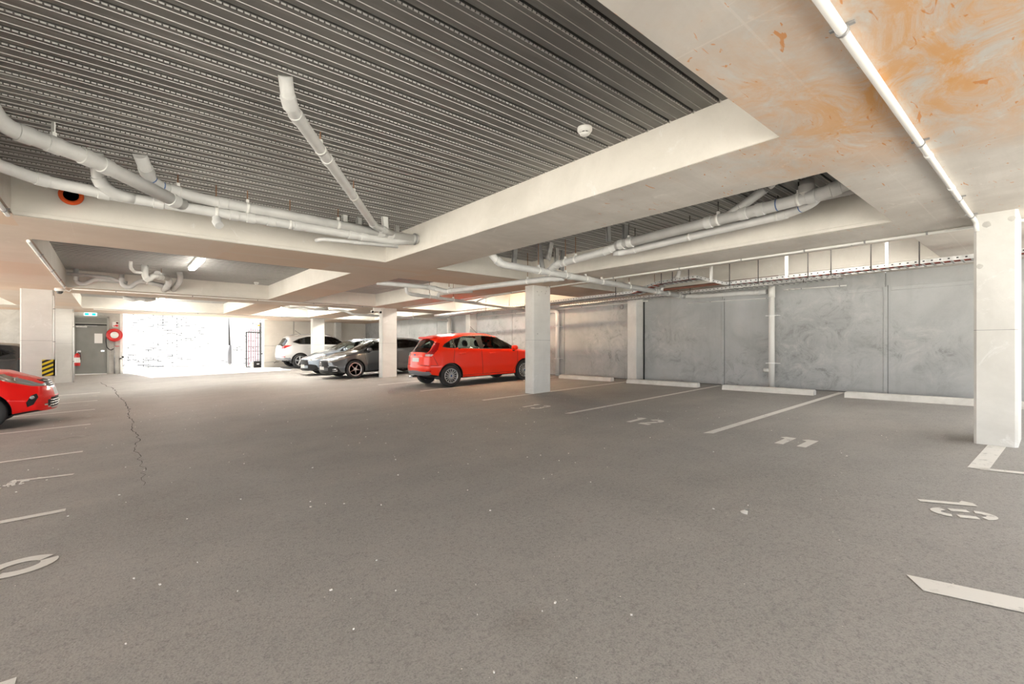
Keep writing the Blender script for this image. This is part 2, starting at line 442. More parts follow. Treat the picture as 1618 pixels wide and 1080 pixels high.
def deck(a, b):                                                         # dovetail steel deck, a slot every 0.2 m with a punched lip
    bm = BM(); x0, x1 = a[0] - 0.03, a[1] + 0.03; pr = []
    y = b[0] - 0.03; k = math.ceil(y / 0.2); pr.append((y, ZD))
    seams = []
    while k * 0.2 < b[1] + 0.01:
        s = k * 0.2; seams.append(s)
        if s - 0.15 > y: pr += [(s - 0.146, ZD), (s - 0.144, ZD - 0.004), (s - 0.138, ZD)]
        if s - 0.06 > y: pr += [(s - 0.060, ZD), (s - 0.058, ZD - 0.004), (s - 0.052, ZD)]
        pr += [(s - 0.011, ZD), (s - 0.018, ZD + 0.045), (s + 0.018, ZD + 0.045), (s + 0.010, ZD)]; k += 1
    pr.append((b[1] + 0.03, ZD))
    pr = [p for i, p in enumerate(pr) if i == 0 or p[0] > pr[i - 1][0] - 0.03]
    v = [(bm.verts.new((x0, p[0], p[1])), bm.verts.new((x1, p[0], p[1]))) for p in pr]
    for i in range(len(v) - 1):
        f = bm.faces.new((v[i][0], v[i + 1][0], v[i + 1][1], v[i][1]))
        if pr[i][1] > ZD + 0.03 and pr[i + 1][1] > ZD + 0.03: f.material_index = 1
        if pr[i + 1][1] < ZD - 0.003: f.material_index = 2
    near = b[0] < 3 and b[1] > 3
    for s in seams:
        yb = s + 0.012
        if not near:
            quad(bm, [(x0, yb, ZD - 0.001), (x0, yb + 0.006, ZD - 0.009), (x1, yb + 0.006, ZD - 0.009), (x1, yb, ZD - 0.001)], 2)
            continue
        quad(bm, [(x0, yb, ZD - 0.001), (x0, yb + 0.005, ZD - 0.005), (x1, yb + 0.005, ZD - 0.005), (x1, yb, ZD - 0.001)], 0)
        n = int((x1 - x0) / 0.032)
        for i in range(n):
            x = x0 + 0.03 + i * 0.032
            quad(bm, [(x, yb - 0.004, ZD - 0.010), (x + 0.023, yb - 0.004, ZD - 0.010), (x + 0.030, yb + 0.012, ZD), (x - 0.002, yb + 0.012, ZD)], 2)
            quad(bm, [(x, yb - 0.004, ZD - 0.010), (x + 0.023, yb - 0.004, ZD - 0.010), (x + 0.024, yb - 0.005, ZD), (x - 0.001, yb - 0.005, ZD)], 2)
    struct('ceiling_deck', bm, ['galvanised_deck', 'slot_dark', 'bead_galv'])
for a, b in cof: deck(a, b)
bm = BM(); box(bm, X0, X1, Y0, 24.15, 3.16, 3.3); box(bm, 5.5, X1 + 0.2, 24.15, 25.3, 3.16, 3.3); struct('roof_slab', bm, 'beam_concrete')

# right wall with recessed joints, pilasters, far walls
bm = BM(); cuts = [-0.45, 2.08, 5.05, 7.18, 10.0, 12.5, 14.6, 17.5, 20.0, 22.3, 25.3]
for i in range(len(cuts) - 1):
    box(bm, X1, X1 + 0.18, cuts[i] + 0.012, cuts[i + 1] - 0.012, 0.3, ZS)
box(bm, X1 + 0.02, X1 + 0.19, -0.45, 25.3, 0.3, ZS)
struct('wall_right', bm, 'rendered_wall')
bm = BM()
for c in (2.08, 5.05): box(bm, X1 - 0.012, X1 + 0.02, c - 0.030, c + 0.030, 0.35, 2.38, bev=0.006)
box(bm, X1 - 0.010, X1 + 0.02, -0.4, 2.0, 2.30, 2.37, bev=0.005); box(bm, X1 - 0.010, X1 + 0.02, 2.12, 2.65, 2.30, 2.37, bev=0.005)
struct('trim_right', bm, 'rendered_wall')
bm = BM()
for c in (2.08, 5.05):
    for d in (-0.036,): box(bm, X1 - 0.006, X1 + 0.01, c + d - 0.005, c + d + 0.005, 0.40, 2.40)
box(bm, X1 - 0.004, X1 + 0.01, -0.4, 7.1, 0.425, 0.445); box(bm, X1 - 0.004, X1 + 0.01, 7.5, 22, 0.425, 0.445)
struct('trim_gaps', bm, 'joint_grey')
for n, y in enumerate((7.17, 14.62, 22.1)):
    bm = BM(); box(bm, 10.34, X1 + 0.02, y, y + 0.28, 0.36, ZS, bev=0.012); struct('pilaster', bm, 'column_concrete')
bm = BM(); box(bm, X1 - 0.012, X1 + 0.01, 7.125, 7.16, 0.4, 2.5); struct('trim_joint', bm, 'slot_dark')

def column(x0, x1, y0, y1, name='column', guard=False):
    bm = BM(); z0 = zf(x0, y0) - 0.08
    c = 0.022; P = [(x0 + c, y0), (x1 - c, y0), (x1, y0 + c), (x1, y1 - c), (x1 - c, y1), (x0 + c, y1), (x0, y1 - c), (x0, y0 + c)]
    lv = [z0, 1.44 if not guard else 1.40, 1.446 if not guard else 1.406, ZS + 0.01]
    R = [[bm.verts.new((p[0], p[1], z)) for p in P] for z in lv]
    for a in range(3):
        for i in range(8):
            f = bm.faces.new((R[a][i], R[a][(i + 1) % 8], R[a + 1][(i + 1) % 8], R[a + 1][i])); f.material_index = 1 if a == 1 else 0
    bm.faces.new(R[0][::-1]); bm.faces.new(R[3])
    o = struct(name, bm, ['column_concrete', 'dull_steel'])
    return o
column(6.80, 7.36, 0.285, 0.60)
column(6.93, 7.47, 7.43, 7.71)
column(6.93, 7.47, 14.89, 15.17)
column(6.90, 7.44, 22.05, 22.33)
column(-1.61, -1.06, 15.40, 15.68)
column(-1.62, -1.04, 22.30, 22.60)
# bolt holes patched in the nearest column and the small paper plate on the second
def blob(bm, M, r, n=12, h=0.006):
    c = bm.verts.new(M @ Vector((0, 0, h)))
    ring = [bm.verts.new(M @ Vector((r * (0.8 + 0.3 * random.random()) * math.cos(2 * PI * i / n), r * (0.8 + 0.3 * random.random()) * math.sin(2 * PI * i / n), 0.001))) for i in range(n)]
    for i in range(n): bm.faces.new((c, ring[i], ring[(i + 1) % n]))
bm = BM()
for (y, z, r) in ((0.505, 2.52, 0.035), (0.33, 2.545, 0.03), (0.555, 2.10, 0.026)):
    blob(bm, Matrix.Translation((6.80, y, z)) @ Matrix.Rotation(-PI / 2, 4, 'Y'), r)
for (x, z, r) in ((7.05, 2.50, 0.018), (7.18, 2.51, 0.015), (7.30, 2.48, 0.02), (7.33, 2.53, 0.014), (7.10, 2.43, 0.015), (7.06, 1.58, 0.018)):
    blob(bm, Matrix.Translation((x, 7.43, z)) @ Matrix.Rotation(PI / 2, 4, 'X'), r)
struct('trim_patches', bm, 'grey_block')

# far end: door wall, opening, cream wall
def wall_y(name, mat, x0, x1, y, z1, holes=(), th=0.2):
    bm = BM(); xs = sorted({x0, x1} | {v for h in holes for v in h[:2]}); zs_ = sorted({-0.4, z1} | {h[2] for h in holes})
    for i in range(len(xs) - 1):
        for j in range(len(zs_) - 1):
            cx, cz = (xs[i] + xs[i + 1]) / 2, (zs_[j] + zs_[j + 1]) / 2
            if any(h[0] < cx < h[1] and cz < h[2] for h in holes): continue
            box(bm, xs[i], xs[i + 1], y, y + th, zs_[j], zs_[j + 1])
    return struct(name, bm, mat)
wall_y('wall_far_left', 'grey_block', X0, 0.29, 24.0, 2.75, holes=[(-1.10, -0.14, 2.46)])
wall_y('wall_far_right', 'cream_panel', 5.56, X1 + 0.2, 25.0, 2.95)
bm = BM(); box(bm, 5.56, X1, 24.985, 25.0, 1.395, 1.41); box(bm, 6.9, 6.915, 24.985, 25.0, 0.3, 2.7); struct('trim_far', bm, 'dull_steel')
bm = BM(); box(bm, 0.22, 0.31, 23.98, 24.2, 0.2, 2.64); struct('trim_opening', bm, 'white_enamel')
bm = BM(); box(bm, 8.9, 9.2, 24.7, 25.0, 0.3, 2.8, bev=0.01); struct('pilaster', bm, 'column_concrete')
bm = BM(); box(bm, -12, 16, 30.5, 30.8, -0.3, 4.2); struct('exterior_wall', bm, 'painted_brick')
bm = BM(); quad(bm, [(-60, -60, -0.5), (60, -60, -0.5), (60, 60, -0.5), (-60, 60, -0.5)]); struct('exterior_ground', bm, 'cream_panel')

# ------------------------------------------------------------------ floor paint
def on_floor(bm, poly, h=0.004):
    """flat painted polygon (convex) laid on the sloping floor"""
    f = bm.faces.new([bm.verts.new((x, y, zf(x, y) + h)) for x, y in poly])
    if f.normal.z < 0: f.normal_flip()
def stroke(bm, pts, w, T, h=0.004):
    n = len(pts); L = []
    for i in range(n):
        p = Vector(pts[i]); d = Vector(pts[min(i + 1, n - 1)]) - Vector(pts[max(i - 1, 0)]); d.normalize()
        nn = Vector((-d.y, d.x)) * w / 2; L.append((p + nn, p - nn))
    for i in range(n - 1):
        q = [T(*L[i][0]), T(*L[i][1]), T(*L[i + 1][1]), T(*L[i + 1][0])]
        f = bm.faces.new([bm.verts.new((x, y, zf(x, y) + h)) for x, y in q])
def arc(cx, cy, rx, ry, a0, a1, n=10):
    return [(cx + rx * math.cos(math.radians(a0 + (a1 - a0) * i / n)), cy + ry * math.sin(math.radians(a0 + (a1 - a0) * i / n))) for i in range(n + 1)]
DIG = {  # stencil digits in a box 0.5 wide, 1 high
    '1': [[(0.25, 0), (0.25, 1)], [(0.08, 0.80), (0.20, 0.96)]],
    '2': [arc(0.25, 0.72, 0.19, 0.22, 165, -30), [(0.40, 0.58), (0.10, 0.10)], [(0.04, 0.06), (0.46, 0.06)]],
    '3': [arc(0.24, 0.73, 0.18, 0.20, 150, -70), arc(0.24, 0.28, 0.20, 0.22, 70, -150)],
    '4': [[(0.36, 0), (0.36, 0.45)], [(0.34, 0.98), (0.04, 0.34)], [(0.04, 0.30), (0.48, 0.30)]],
    '5': [[(0.44, 0.94), (0.10, 0.94)], [(0.09, 0.90), (0.08, 0.56)], arc(0.22, 0.32, 0.22, 0.27, 110, -150)],
    '6': [arc(0.25, 0.30, 0.20, 0.25, 160, 500), [(0.07, 0.42), (0.14, 0.78), (0.36, 0.97)]],
    '7': [[(0.04, 0.94), (0.30, 0.94)], [(0.42, 0.98), (0.16, 0.0)]],
    '8': [arc(0.25, 0.74, 0.17, 0.20, 60, 380), arc(0.25, 0.27, 0.20, 0.24, -60, 110), arc(0.25, 0.27, 0.20, 0.24, 140, 285)],
    '0': [arc(0.25, 0.72, 0.19, 0.23, 10, 170), arc(0.25, 0.28, 0.19, 0.23, 190, 350), [(0.06, 0.34), (0.06, 0.66)], [(0.44, 0.34), (0.44, 0.66)]],
}
def bay_number(txt, ox, oy, right, up, hgt, label, mat='line_paint', w=0.13, sp=0.62):
    bm = BM()
    for i, ch in enumerate(txt):
        for s in DIG[ch]:
            def T(u, v, i=i):
                u = u + i * sp
                return (ox + (right[0] * u + up[0] * v) * hgt, oy + (right[1] * u + up[1] * v) * hgt)
            stroke(bm, s, w, T)
    o = obj('bay_number', bm, mat)
    return tag(o, label, 'floor marking', 'painted bay numbers')
R_, U_ = (0, -1), (1, 0)                                                # read from the lane, facing the right-hand wall
bay_number('11', 5.50, 2.10, R_, U_, 0.40, 'white bay number 11 painted on the asphalt beside the widest line', w=0.22, sp=0.55)
bay_number('12', 5.52, 4.06, R_, U_, 0.40, 'white bay number 12 painted on the asphalt between two long white lines', w=0.19, sp=0.62)
bay_number('13', 5.52, 6.28, R_, U_, 0.40, 'white bay number 13 on the asphalt in front of the second column', w=0.17, sp=0.62)
bay_number('14', 5.62, 9.0, R_, U_, 0.36, 'worn bay number 14 flaking away in front of the red hatchback rear', 'faded_paint', w=0.10)
bay_number('15', 5.62, 11.5, R_, U_, 0.40, 'bay number 15 painted in the lane behind the red hatchback', 'faded_paint', w=0.13)
bay_number('16', 5.60, 14.0, R_, U_, 0.40, 'bay number 16 in front of the empty space beside the grey sedan', 'faded_paint', w=0.13)
bay_number('10', 4.425, 0.70, (-0.877, -0.48), (0.437, -0.90), 0.31, 'large white bay number 10 near the right edge of the photo', w=0.17, sp=0.68)
RL, UL = (0, 1), (-1, 0)                                                # left row, read facing left
bay_number('8', -0.27, 3.80, RL, UL, 0.52, 'bay number 8 cut by the left frame edge, nearest of the left row', w=0.15)
bay_number('7', -0.30, 6.38, RL, UL, 0.46, 'worn bay number 7 with chipped paint on the left', w=0.13)
bay_number('6', -0.30, 9.08, RL, UL, 0.46, 'bay number 6 on the left, in front of the red car line', 'faded_paint', w=0.11)
bay_number('5', -0.30, 11.72, RL, UL, 0.46, 'bay number 5 below the nose of the red car at left', 'faded_paint', w=0.11)
bay_number('4', -0.30, 14.15, RL, UL, 0.46, 'bay number 4 on the asphalt just past the red car nose', 'faded_paint', w=0.11)
bay_number('3', -0.30, 16.60, RL, UL, 0.46, 'small far bay number 3 on the left before the exit', 'faded_paint', w=0.11)
def bay_line(x0, x1, y0, y1, label, w=0.085, mat='line_paint', sk=0.0):
    bm = BM(); n = 24
    for i in range(n):
        a, b = i / n, (i + 1) / n
        xa, ya, xb, yb = x0 + (x1 - x0) * a, y0 + (y1 - y0) * a, x0 + (x1 - x0) * b, y0 + (y1 - y0) * b
        d = Vector((x1 - x0, y1 - y0)).normalized(); nx, ny = -d.y * w / 2, d.x * w / 2
        s0 = sk if i == 0 else 0
        on_floor(bm, [(xa + nx + d.x * s0, ya + ny + d.y * s0), (xb + nx, yb + ny), (xb - nx, yb - ny), (xa - nx, ya - ny)])
    return tag(obj('bay_line', bm, mat), label, 'floor marking', 'painted bay lines')
bay_line(5.55, 10.55, 2.80, 2.72, 'widest white bay line, running to the wall between bays 11 and 12', 0.10, sk=-0.06)
bay_line(5.54, 10.50, 5.11, 5.04, 'white bay line between bay numbers 12 and 13', 0.09, sk=-0.06)
bay_line(5.62, 10.40, 7.50, 7.28, 'white bay line that passes the foot of the second column', 0.09)
bay_line(5.66, 10.40, 10.07, 9.95, 'white bay line along the near side of the red hatchback', 0.09)
bay_line(5.72, 10.40, 12.57, 12.50, 'white bay line along the far side of the red hatchback', 0.09)
bay_line(5.80, 10.40, 15.03, 14.98, 'white bay line beside the grey sedan at the third column', 0.09)
bay_line(5.80, 10.40, 17.50, 17.50, 'white bay line between the grey sedan and the blue-grey car', 0.09)
bay_line(2.96, 3.30, 0.44, -0.90, 'bold white bay line at the lower right corner of the photo', 0.145, sk=-0.05)
bay_line(5.62, 6.78, 0.47, 0.43, 'short white line from the bay corner to the foot of the nearest column', 0.13)
bay_line(5.64, 5.95, 0.46, -0.95, 'thin white line meeting the short line by the nearest column', 0.075)
for y, t in ((2.56, 'white bay line end at the lower left corner of the photo'), (5.06, 'bright white bay line at left between numbers 8 and 7'), (7.81, 'white bay line at left between numbers 7 and 6'),
             (10.56, 'white bay line along the near side of the red car at left'), (13.09, 'white bay line just behind the nose of the red car at left'),
             (15.30, 'short far bay line at the foot of the hazard-striped column'), (18.05, 'farthest bay line at left before the exit wall')):
    bay_line(-0.28, -5.3, y, y, t, 0.085)

# crack in the lane, flakes of paint and litter chips
crk = [(-0.30, 21.9), (0.02, 19.5), (0.05, 18.2), (0.12, 16.2), (0.20, 14.4), (0.27, 12.6), (0.22, 11.4), (0.26, 10.4), (0.22, 9.3), (0.27, 8.3), (0.22, 7.3), (0.24, 6.2), (0.19, 5.3)]
bm = BM(); P = []
for i in range(len(crk) - 1):
    for k in range(8):
        t = k / 8; P.append((crk[i][0] * (1 - t) + crk[i + 1][0] * t + random.uniform(-0.03, 0.03), crk[i][1] * (1 - t) + crk[i + 1][1] * t))
for i in range(len(P) - 1):
    w0, w1 = [0.012 * (0.4 + random.random()) * max(0.15, 1 - 0.85 * j / len(P)) for j in (i, i + 1)]
    (xa, ya), (xb, yb) = P[i], P[i + 1]
    on_floor(bm, [(xa - w0, ya), (xb - w1, yb), (xb + w1, yb), (xa + w0, ya)], 0.003)
tag(obj('floor_crack', bm, 'crack_dark'), 'thin dark crack wandering down the driving lane at left', 'crack', kind='structure')
bm = BM()
for _ in range(260):
    x, y = random.uniform(-0.8, 7.5), random.uniform(1.0, 12); s = random.uniform(0.002, 0.007)
    a = random.uniform(0, PI); z = zf(x, y)
    M = Matrix.Translation((x, y, z + 0.003)) @ Matrix.Rotation(a, 4, 'Z')
    box(bm, -s, s, -s * 0.6, s * 0.6, -0.003, 0.003, M=M)
for _ in range(60):
    x, y = random.gauss(-0.85, 0.12), random.gauss(6.45, 0.10); s = random.uniform(0.004, 0.02)
    M = Matrix.Translation((x, y, zf(x, y) + 0.003)) @ Matrix.Rotation(random.uniform(0, PI), 4, 'Z'); box(bm, -s, s, -s * 0.5, s * 0.5, -0.003, 0.002, M=M)
tag(obj('paint_flakes', bm, 'line_paint'), 'pale paint flakes and grit scattered over the asphalt', 'grit', kind='stuff')
bm = BM(); x, y = 3.30, 1.39
for a in range(7):
    t0, t1 = PI * a / 7 + 0.3, PI * (a + 1) / 7 + 0.3
    q = [(x + 0.045 * math.cos(t), y + 0.045 * math.sin(t), r) for t in (t0, t1) for r in (0,)]
    quad(bm, [(x + .05 * math.cos(t0), y + .05 * math.sin(t0), zf(x, y) + .004), (x + .05 * math.cos(t1), y + .05 * math.sin(t1), zf(x, y) + .004), (x + .02 * math.cos(t1), y + .02 * math.sin(t1), zf(x, y) + .02), (x + .02 * math.cos(t0), y + .02 * math.sin(t0), zf(x, y) + .02)])
tag(obj('paper_scrap', bm, 'white_plastic'), 'small curled white scrap lying alone on the open asphalt', 'litter')

# wheel stops along the right wall
for (ya, yb, x, t) in ((0.30, 2.50, 9.83, 'white concrete wheel stop partly hidden by the nearest column'), (2.97, 4.67, 9.80, 'white concrete wheel stop in front of the wall downpipe, beside the widest line'),
                       (5.25, 7.12, 9.84, 'white concrete wheel stop below the wall pilaster'), (7.67, 9.55, 9.92, 'white concrete wheel stop just right of the second column'),
                       (10.6, 12.2, 9.95, 'wheel stop in front of the red hatchback')):
    bm = BM(); c = (ya + yb) / 2; z = zf(x, c); hl = (yb - ya) / 2
    s = [(0, 0), (0.012, 0.085), (0.03, 0.10), (0.12, 0.10), (0.14, 0.085), (0.15, 0)]
    ends = []
    for yy, ins in ((-hl, 0), (-hl + 0.02, 0.0), (hl - 0.02, 0.0), (hl, 0)):
        ends.append([bm.verts.new((x + px_, c + yy, zf(x + px_, c) + pz_ * (0.93 if abs(yy) == hl else 1))) for px_, pz_ in s])
    for i in range(3):
        for k in range(5): bm.faces.new((ends[i][k], ends[i][k + 1], ends[i + 1][k + 1], ends[i + 1][k]))
        bm.faces.new((ends[i][5], ends[i][0], ends[i + 1][0], ends[i + 1][5]))
    bm.faces.new(ends[0]); bm.faces.new(ends[3][::-1])
    bmesh.ops.recalc_face_normals(bm, faces=bm.faces)
    tag(obj('wheel_stop', bm, 'stop_concrete'), t, 'wheel stop', 'wheel stops along the right wall')

# ------------------------------------------------------------------ pipes
def at_len(P, s):
    """point and direction at fraction s of a polyline"""
    P = [Vector(p) for p in P]; L = [(P[i + 1] - P[i]).length for i in range(len(P) - 1)]; d = s * sum(L)
    for i, l in enumerate(L):
        if d <= l or i == len(L) - 1: return P[i] + (P[i + 1] - P[i]) * min(1, d / l), (P[i + 1] - P[i]).normalized()
        d -= l
def pipe(name, label, path, r, rad=0.12, coup=(), hang=(), ink=(), group='grey drainage pipes under the slab', cat='pipe', mat='grey_pvc', top=ZD, rod='rusty_rod', hstyle='rod'):
    P = fillet(path, rad, 8); root = empty(name, path[0], label, cat, group)
    bm = BM(); tube(bm, P, r, 18); obj('pipe', bm, mat, root)
    for s in coup:
        p, d = at_len(P, s); bm = BM(); h = 0.045
        tube(bm, [p - d * h, p - d * h * 0.92, p + d * h * 0.92, p + d * h], [r * 1.0, r * 1.13, r * 1.13, r * 1.0], 18); obj('coupling', bm, mat, root, smooth=True, angle=35)
    for s in ink:
        p, d = at_len(P, s); bm = BM(); tube(bm, [p - d * 0.006, p + d * 0.006], r * 1.012, 18); obj('ink_ring', bm, 'blue_ink', root)
    for s in hang:
        p, d = at_len(P, s); bm = BM()
        tube(bm, [p - d * 0.016, p + d * 0.016], r * 1.06, 18)
        u = Vector((0, 0, 1)); side = d.cross(u).normalized()
        M = Matrix((( side.x, d.x, 0, p.x), (side.y, d.y, 0, p.y), (side.z, d.z, 1, p.z), (0, 0, 0, 1)))
        box(bm, -0.018, 0.018, -0.014, 0.014, r * 1.0, r + 0.035, M=M)
        h = obj('hanger_strap', bm, 'white_plastic' if hstyle == 'rod' else 'white_enamel', root)
        bm = BM()
        if hstyle == 'rod': tube(bm, [p + u * (r + 0.02), Vector((p.x, p.y, top))], 0.006, 8)
        else: box(bm, -0.02, 0.02, -0.004, 0.004, r + 0.02, top - p.z, M=M)
        obj('hanger_rod', bm, rod if hstyle == 'rod' else 'white_enamel', h)
    return root
pipe('drain_pipe', 'thick grey drain pipe bending down from the deck at the upper left edge', [(-0.70, 4.86, 3.04), (-0.62, 5.00, 2.87), (-0.17, 5.27, 2.85), (0.56, 5.97, 2.755)], 0.062, 0.16, (0.20, 0.30, 0.43, 0.52, 0.93), (0.30,), (0.42,), hstyle='strap')
pipe('drain_pipe', 'upper of the two long grey pipes, dropping from the deck with a bent neck', [(0.19, 5.50, 3.04), (0.30, 5.84, 2.87), (0.78, 5.95, 2.845), (3.36, 6.03, 2.825)], 0.056, 0.14, (0.06, 0.16, 0.29, 0.83, 0.87, 0.985), (0.17, 0.36, 0.66), (0.09, 0.13))
pipe('drain_pipe', 'lower of the two long grey pipes, stained at its left end', [(-0.80, 5.60, 2.765), (-0.50, 5.88, 2.750), (0.0, 5.96, 2.735), (2.95, 6.05, 2.745), (3.30, 6.04, 2.80)], 0.052, 0.12, (0.10, 0.20, 0.30, 0.46, 0.50, 0.55, 0.62, 0.78, 0.82), (0.42, 0.60), (0.10,))
pipe('drain_pipe', 'short vertical grey pipe dropping into the lower long pipe', [(-0.115, 5.70, 3.04), (-0.10, 5.82, 2.80), (0.02, 5.93, 2.74), (0.16, 5.96, 2.737)], 0.052, 0.10, (0.45,), ())
pipe('drain_pipe', 'long diagonal grey pipe crossing the deck towards the beam corner', [(0.86, 3.30, 3.04), (0.91, 3.40, 2.90), (2.60, 5.82, 2.855), (2.98, 6.02, 2.835)], 0.045, 0.10, (0.045, 0.09, 0.30, 0.86, 0.93), (0.24, 0.56))
pipe('drain_pipe', 'thin white pipe tucked under the long pipes beside the beam corner', [(2.02, 6.30, 2.66), (2.05, 6.16, 2.66), (3.05, 6.06, 2.69)], 0.026, 0.06, (0.5,), ())
pipe('drain_pipe', 'short capped grey stub hanging under the lower long pipe', [(0.86, 6.0, 2.72), (0.865, 5.97, 2.63), (0.875, 5.94, 2.60)], 0.040, 0.03, (0.85,), ())
A1 = [(4.30, 5.70, 2.80), (4.36, 5.62, 2.70), (4.50, 5.56, 2.545), (10.40, 5.86, 2.505)]
pipe('drain_pipe', 'long grey pipe sloping from the middle coffer across to the right wall', A1, 0.055, 0.10, (0.05, 0.20, 0.235, 0.32, 0.40, 0.80, 0.87, 0.97), (0.19, 0.30, 0.39, 0.47, 0.62, 0.78, 0.95), ())
pipe('drain_pipe', 'short pipe run along the right wall to the white downpipe', [(10.38, 5.85, 2.505), (10.50, 5.70, 2.50), (10.50, 4.05, 2.455)], 0.050, 0.10, (0.12, 0.9), (), ())
pipe('vent_pipe', 'cranked white vent pipe rising from the sloping pipe to the soffit by the tray', [(9.3, 5.80, 2.53), (9.3, 5.78, 2.64), (8.55, 4.95, 2.70), (8.50, 4.90, 2.80), (8.50, 4.88, 3.04)], 0.040, 0.08, (0.05, 0.75), ())
pipe('drain_pipe', 'grey pipe rising along the middle coffer between two elbows', [(5.62, 5.66, 2.56), (5.60, 5.46, 2.645), (5.60, 4.42, 2.705), (5.60, 4.22, 2.755)], 0.056, 0.12, (0.13, 0.22, 0.82, 0.9), (0.30, 0.45), ())
pipe('drain_pipe', 'thick grey pipe along the middle coffer ending in an upward elbow', [(5.60, 4.22, 2.755), (5.60, 1.62, 2.860), (5.66, 1.36, 2.93), (5.72, 1.28, 3.04)], 0.066, 0.16, (0.03, 0.08, 0.46, 0.60, 0.66, 0.83, 0.90), (0.07, 0.50, 0.79), (0.72,), rod='dark_rod')
pipe('drain_pipe', 'thinner grey pipe below the thick one, curving up to meet it', [(5.74, 4.40, 2.70), (5.88, 4.25, 2.715), (5.90, 2.05, 2.80), (5.76, 1.76, 2.825), (5.64, 1.66, 2.855)], 0.052, 0.16, (0.04, 0.11, 0.82), (0.12, 0.42, 0.80), (0.90,), rod='dark_rod')
pipe('drain_pipe', 'slanting grey branch pipe joining the thick coffer pipe from the deck', [(5.60, 2.66, 2.815), (5.60, 2.50, 2.88), (5.56, 2.16, 3.04)], 0.050, 0.06, (0.35,), ())
pipe('drain_pipe', 'upright grey pipe dropping onto the thick coffer pipe near its elbow', [(5.60, 1.76, 3.04), (5.60, 1.76, 2.86)], 0.068, 0, (0.55,), ())
pipe('drain_pipe', 'grey pipe hidden behind the thick pipe near the coffer end', [(6.12, 2.70, 3.04), (6.10, 2.45, 2.97), (6.05, 1.45, 2.96)], 0.050, 0.10, (0.4, 0.5), ())
pipe('drain_pipe', 'pale pipe stub showing through the deck above the thick pipe', [(5.35, 2.05, 3.04), (5.35, 2.0, 2.98)], 0.035, 0, (), ())
pipe('drain_pipe', 'white pipe passing over the top of the second column', [(6.05, 5.70, 2.50), (5.92, 5.95, 2.50), (5.50, 8.66, 2.495), (5.42, 9.15, 2.62), (4.22, 9.32, 2.645)], 0.050, 0.09, (0.03, 0.08, 0.60, 0.72, 0.76), (0.16, 0.62), ())
pipe('drain_pipe', 'grey pipe with a dropped end running to the wall behind the second column', [(4.95, 9.45, 2.70), (4.98, 9.46, 2.50), (5.12, 9.48, 2.475), (9.6, 10.1, 2.36)], 0.040, 0.08, (0.10, 0.24), (0.17, 0.32), (), top=ZD)
pipe('drain_pipe', 'slanted grey pipe linking two pipes left of the second column', [(5.85, 9.58, 2.47), (5.86, 9.52, 2.565), (6.25, 8.75, 2.575)], 0.042, 0.05, (0.2,), ())
pipe('drain_pipe', 'thin cream conduit pipe with a hooked end near the second column', [(7.05, 9.75, 2.43), (7.10, 9.6, 2.50), (7.28, 9.4, 2.585), (7.30, 8.6, 2.60)], 0.020, 0.06, (), ())
pipe('drain_pipe', 'grey pipe behind the third column running to the wall stack', [(4.30, 16.9, 2.66), (6.35, 16.7, 2.62), (6.60, 16.6, 2.50), (10.3, 16.3, 2.42), (10.45, 16.3, 2.40)], 0.042, 0.12, (0.2, 0.36, 0.42, 0.9), (0.55, 0.75), ())
pipe('drain_pipe', 'far grey pipe with double bend in the coffer before the cream wall', [(4.4, 16.5, 2.74), (4.42, 16.5, 2.62), (4.8, 16.55, 2.70), (5.2, 16.55, 2.62), (5.7, 16.6, 2.64)], 0.055, 0.15, (0.4, 0.7), ())
# traps in the far left coffer
G2 = 'pipes and traps in the far left coffer'
pipe('drain_pipe', 'pinkish straight pipe along the far coffer from the left beam', [(-0.77, 14.16, 2.90), (-0.05, 14.10, 2.885), (0.10, 14.15, 2.82), (0.26, 14.2, 2.80)], 0.035, 0.08, (0.5,), (), group=G2)
pipe('pipe_trap', 'leftmost grey U-bend trap in the far coffer corner', [(-0.62, 14.2, 3.04), (-0.62, 14.2, 2.74), (-0.50, 14.2, 2.69), (-0.40, 14.2, 2.76), (-0.30, 14.2, 2.83), (0.2, 14.2, 2.81)], 0.045, 0.10, (0.2,), (), group=G2)
pipe('pipe_trap', 'middle grey U-bend trap against the far beam face', [(0.16, 14.15, 2.98), (0.16, 14.15, 2.74), (0.30, 14.15, 2.68), (0.42, 14.15, 2.80), (0.52, 14.15, 2.86), (1.05, 14.3, 2.78), (1.06, 14.48, 2.74)], 0.050, 0.10, (0.1, 0.5), (0.55,), group=G2)
pipe('pipe_trap', 'cream U-bend trap hanging from the lit deck', [(0.52, 12.65, 3.04), (0.52, 12.65, 2.80), (0.58, 12.7, 2.73), (0.66, 12.7, 2.82), (0.95, 13.2, 2.86)], 0.060, 0.10, (0.3, 0.6), (0.75,), mat='column_concrete', group=G2)
pipe('drain_pipe', 'cream pipe loop left of the cream trap', [(0.28, 12.3, 3.04), (0.28, 12.4, 2.92), (0.34, 12.6, 2.86), (0.52, 12.65, 2.86)], 0.030, 0.06, (0.4,), (), mat='column_concrete', group=G2)
pipe('drain_pipe', 'fat grey pipe elbowing into the far beam under the cream trap', [(0.75, 13.0, 2.92), (1.02, 13.6, 2.88), (1.02, 13.9, 2.80), (0.98, 14.52, 2.72)], 0.062, 0.14, (0.5, 0.62), (), group=G2)
pipe('drain_pipe', 'fat grey elbow pipe right of the others going into the far beam', [(1.18, 13.3, 3.04), (1.22, 13.5, 2.93), (1.22, 13.75, 2.86), (1.16, 14.52, 2.74)], 0.058, 0.12, (0.4, 0.55), (), group=G2)
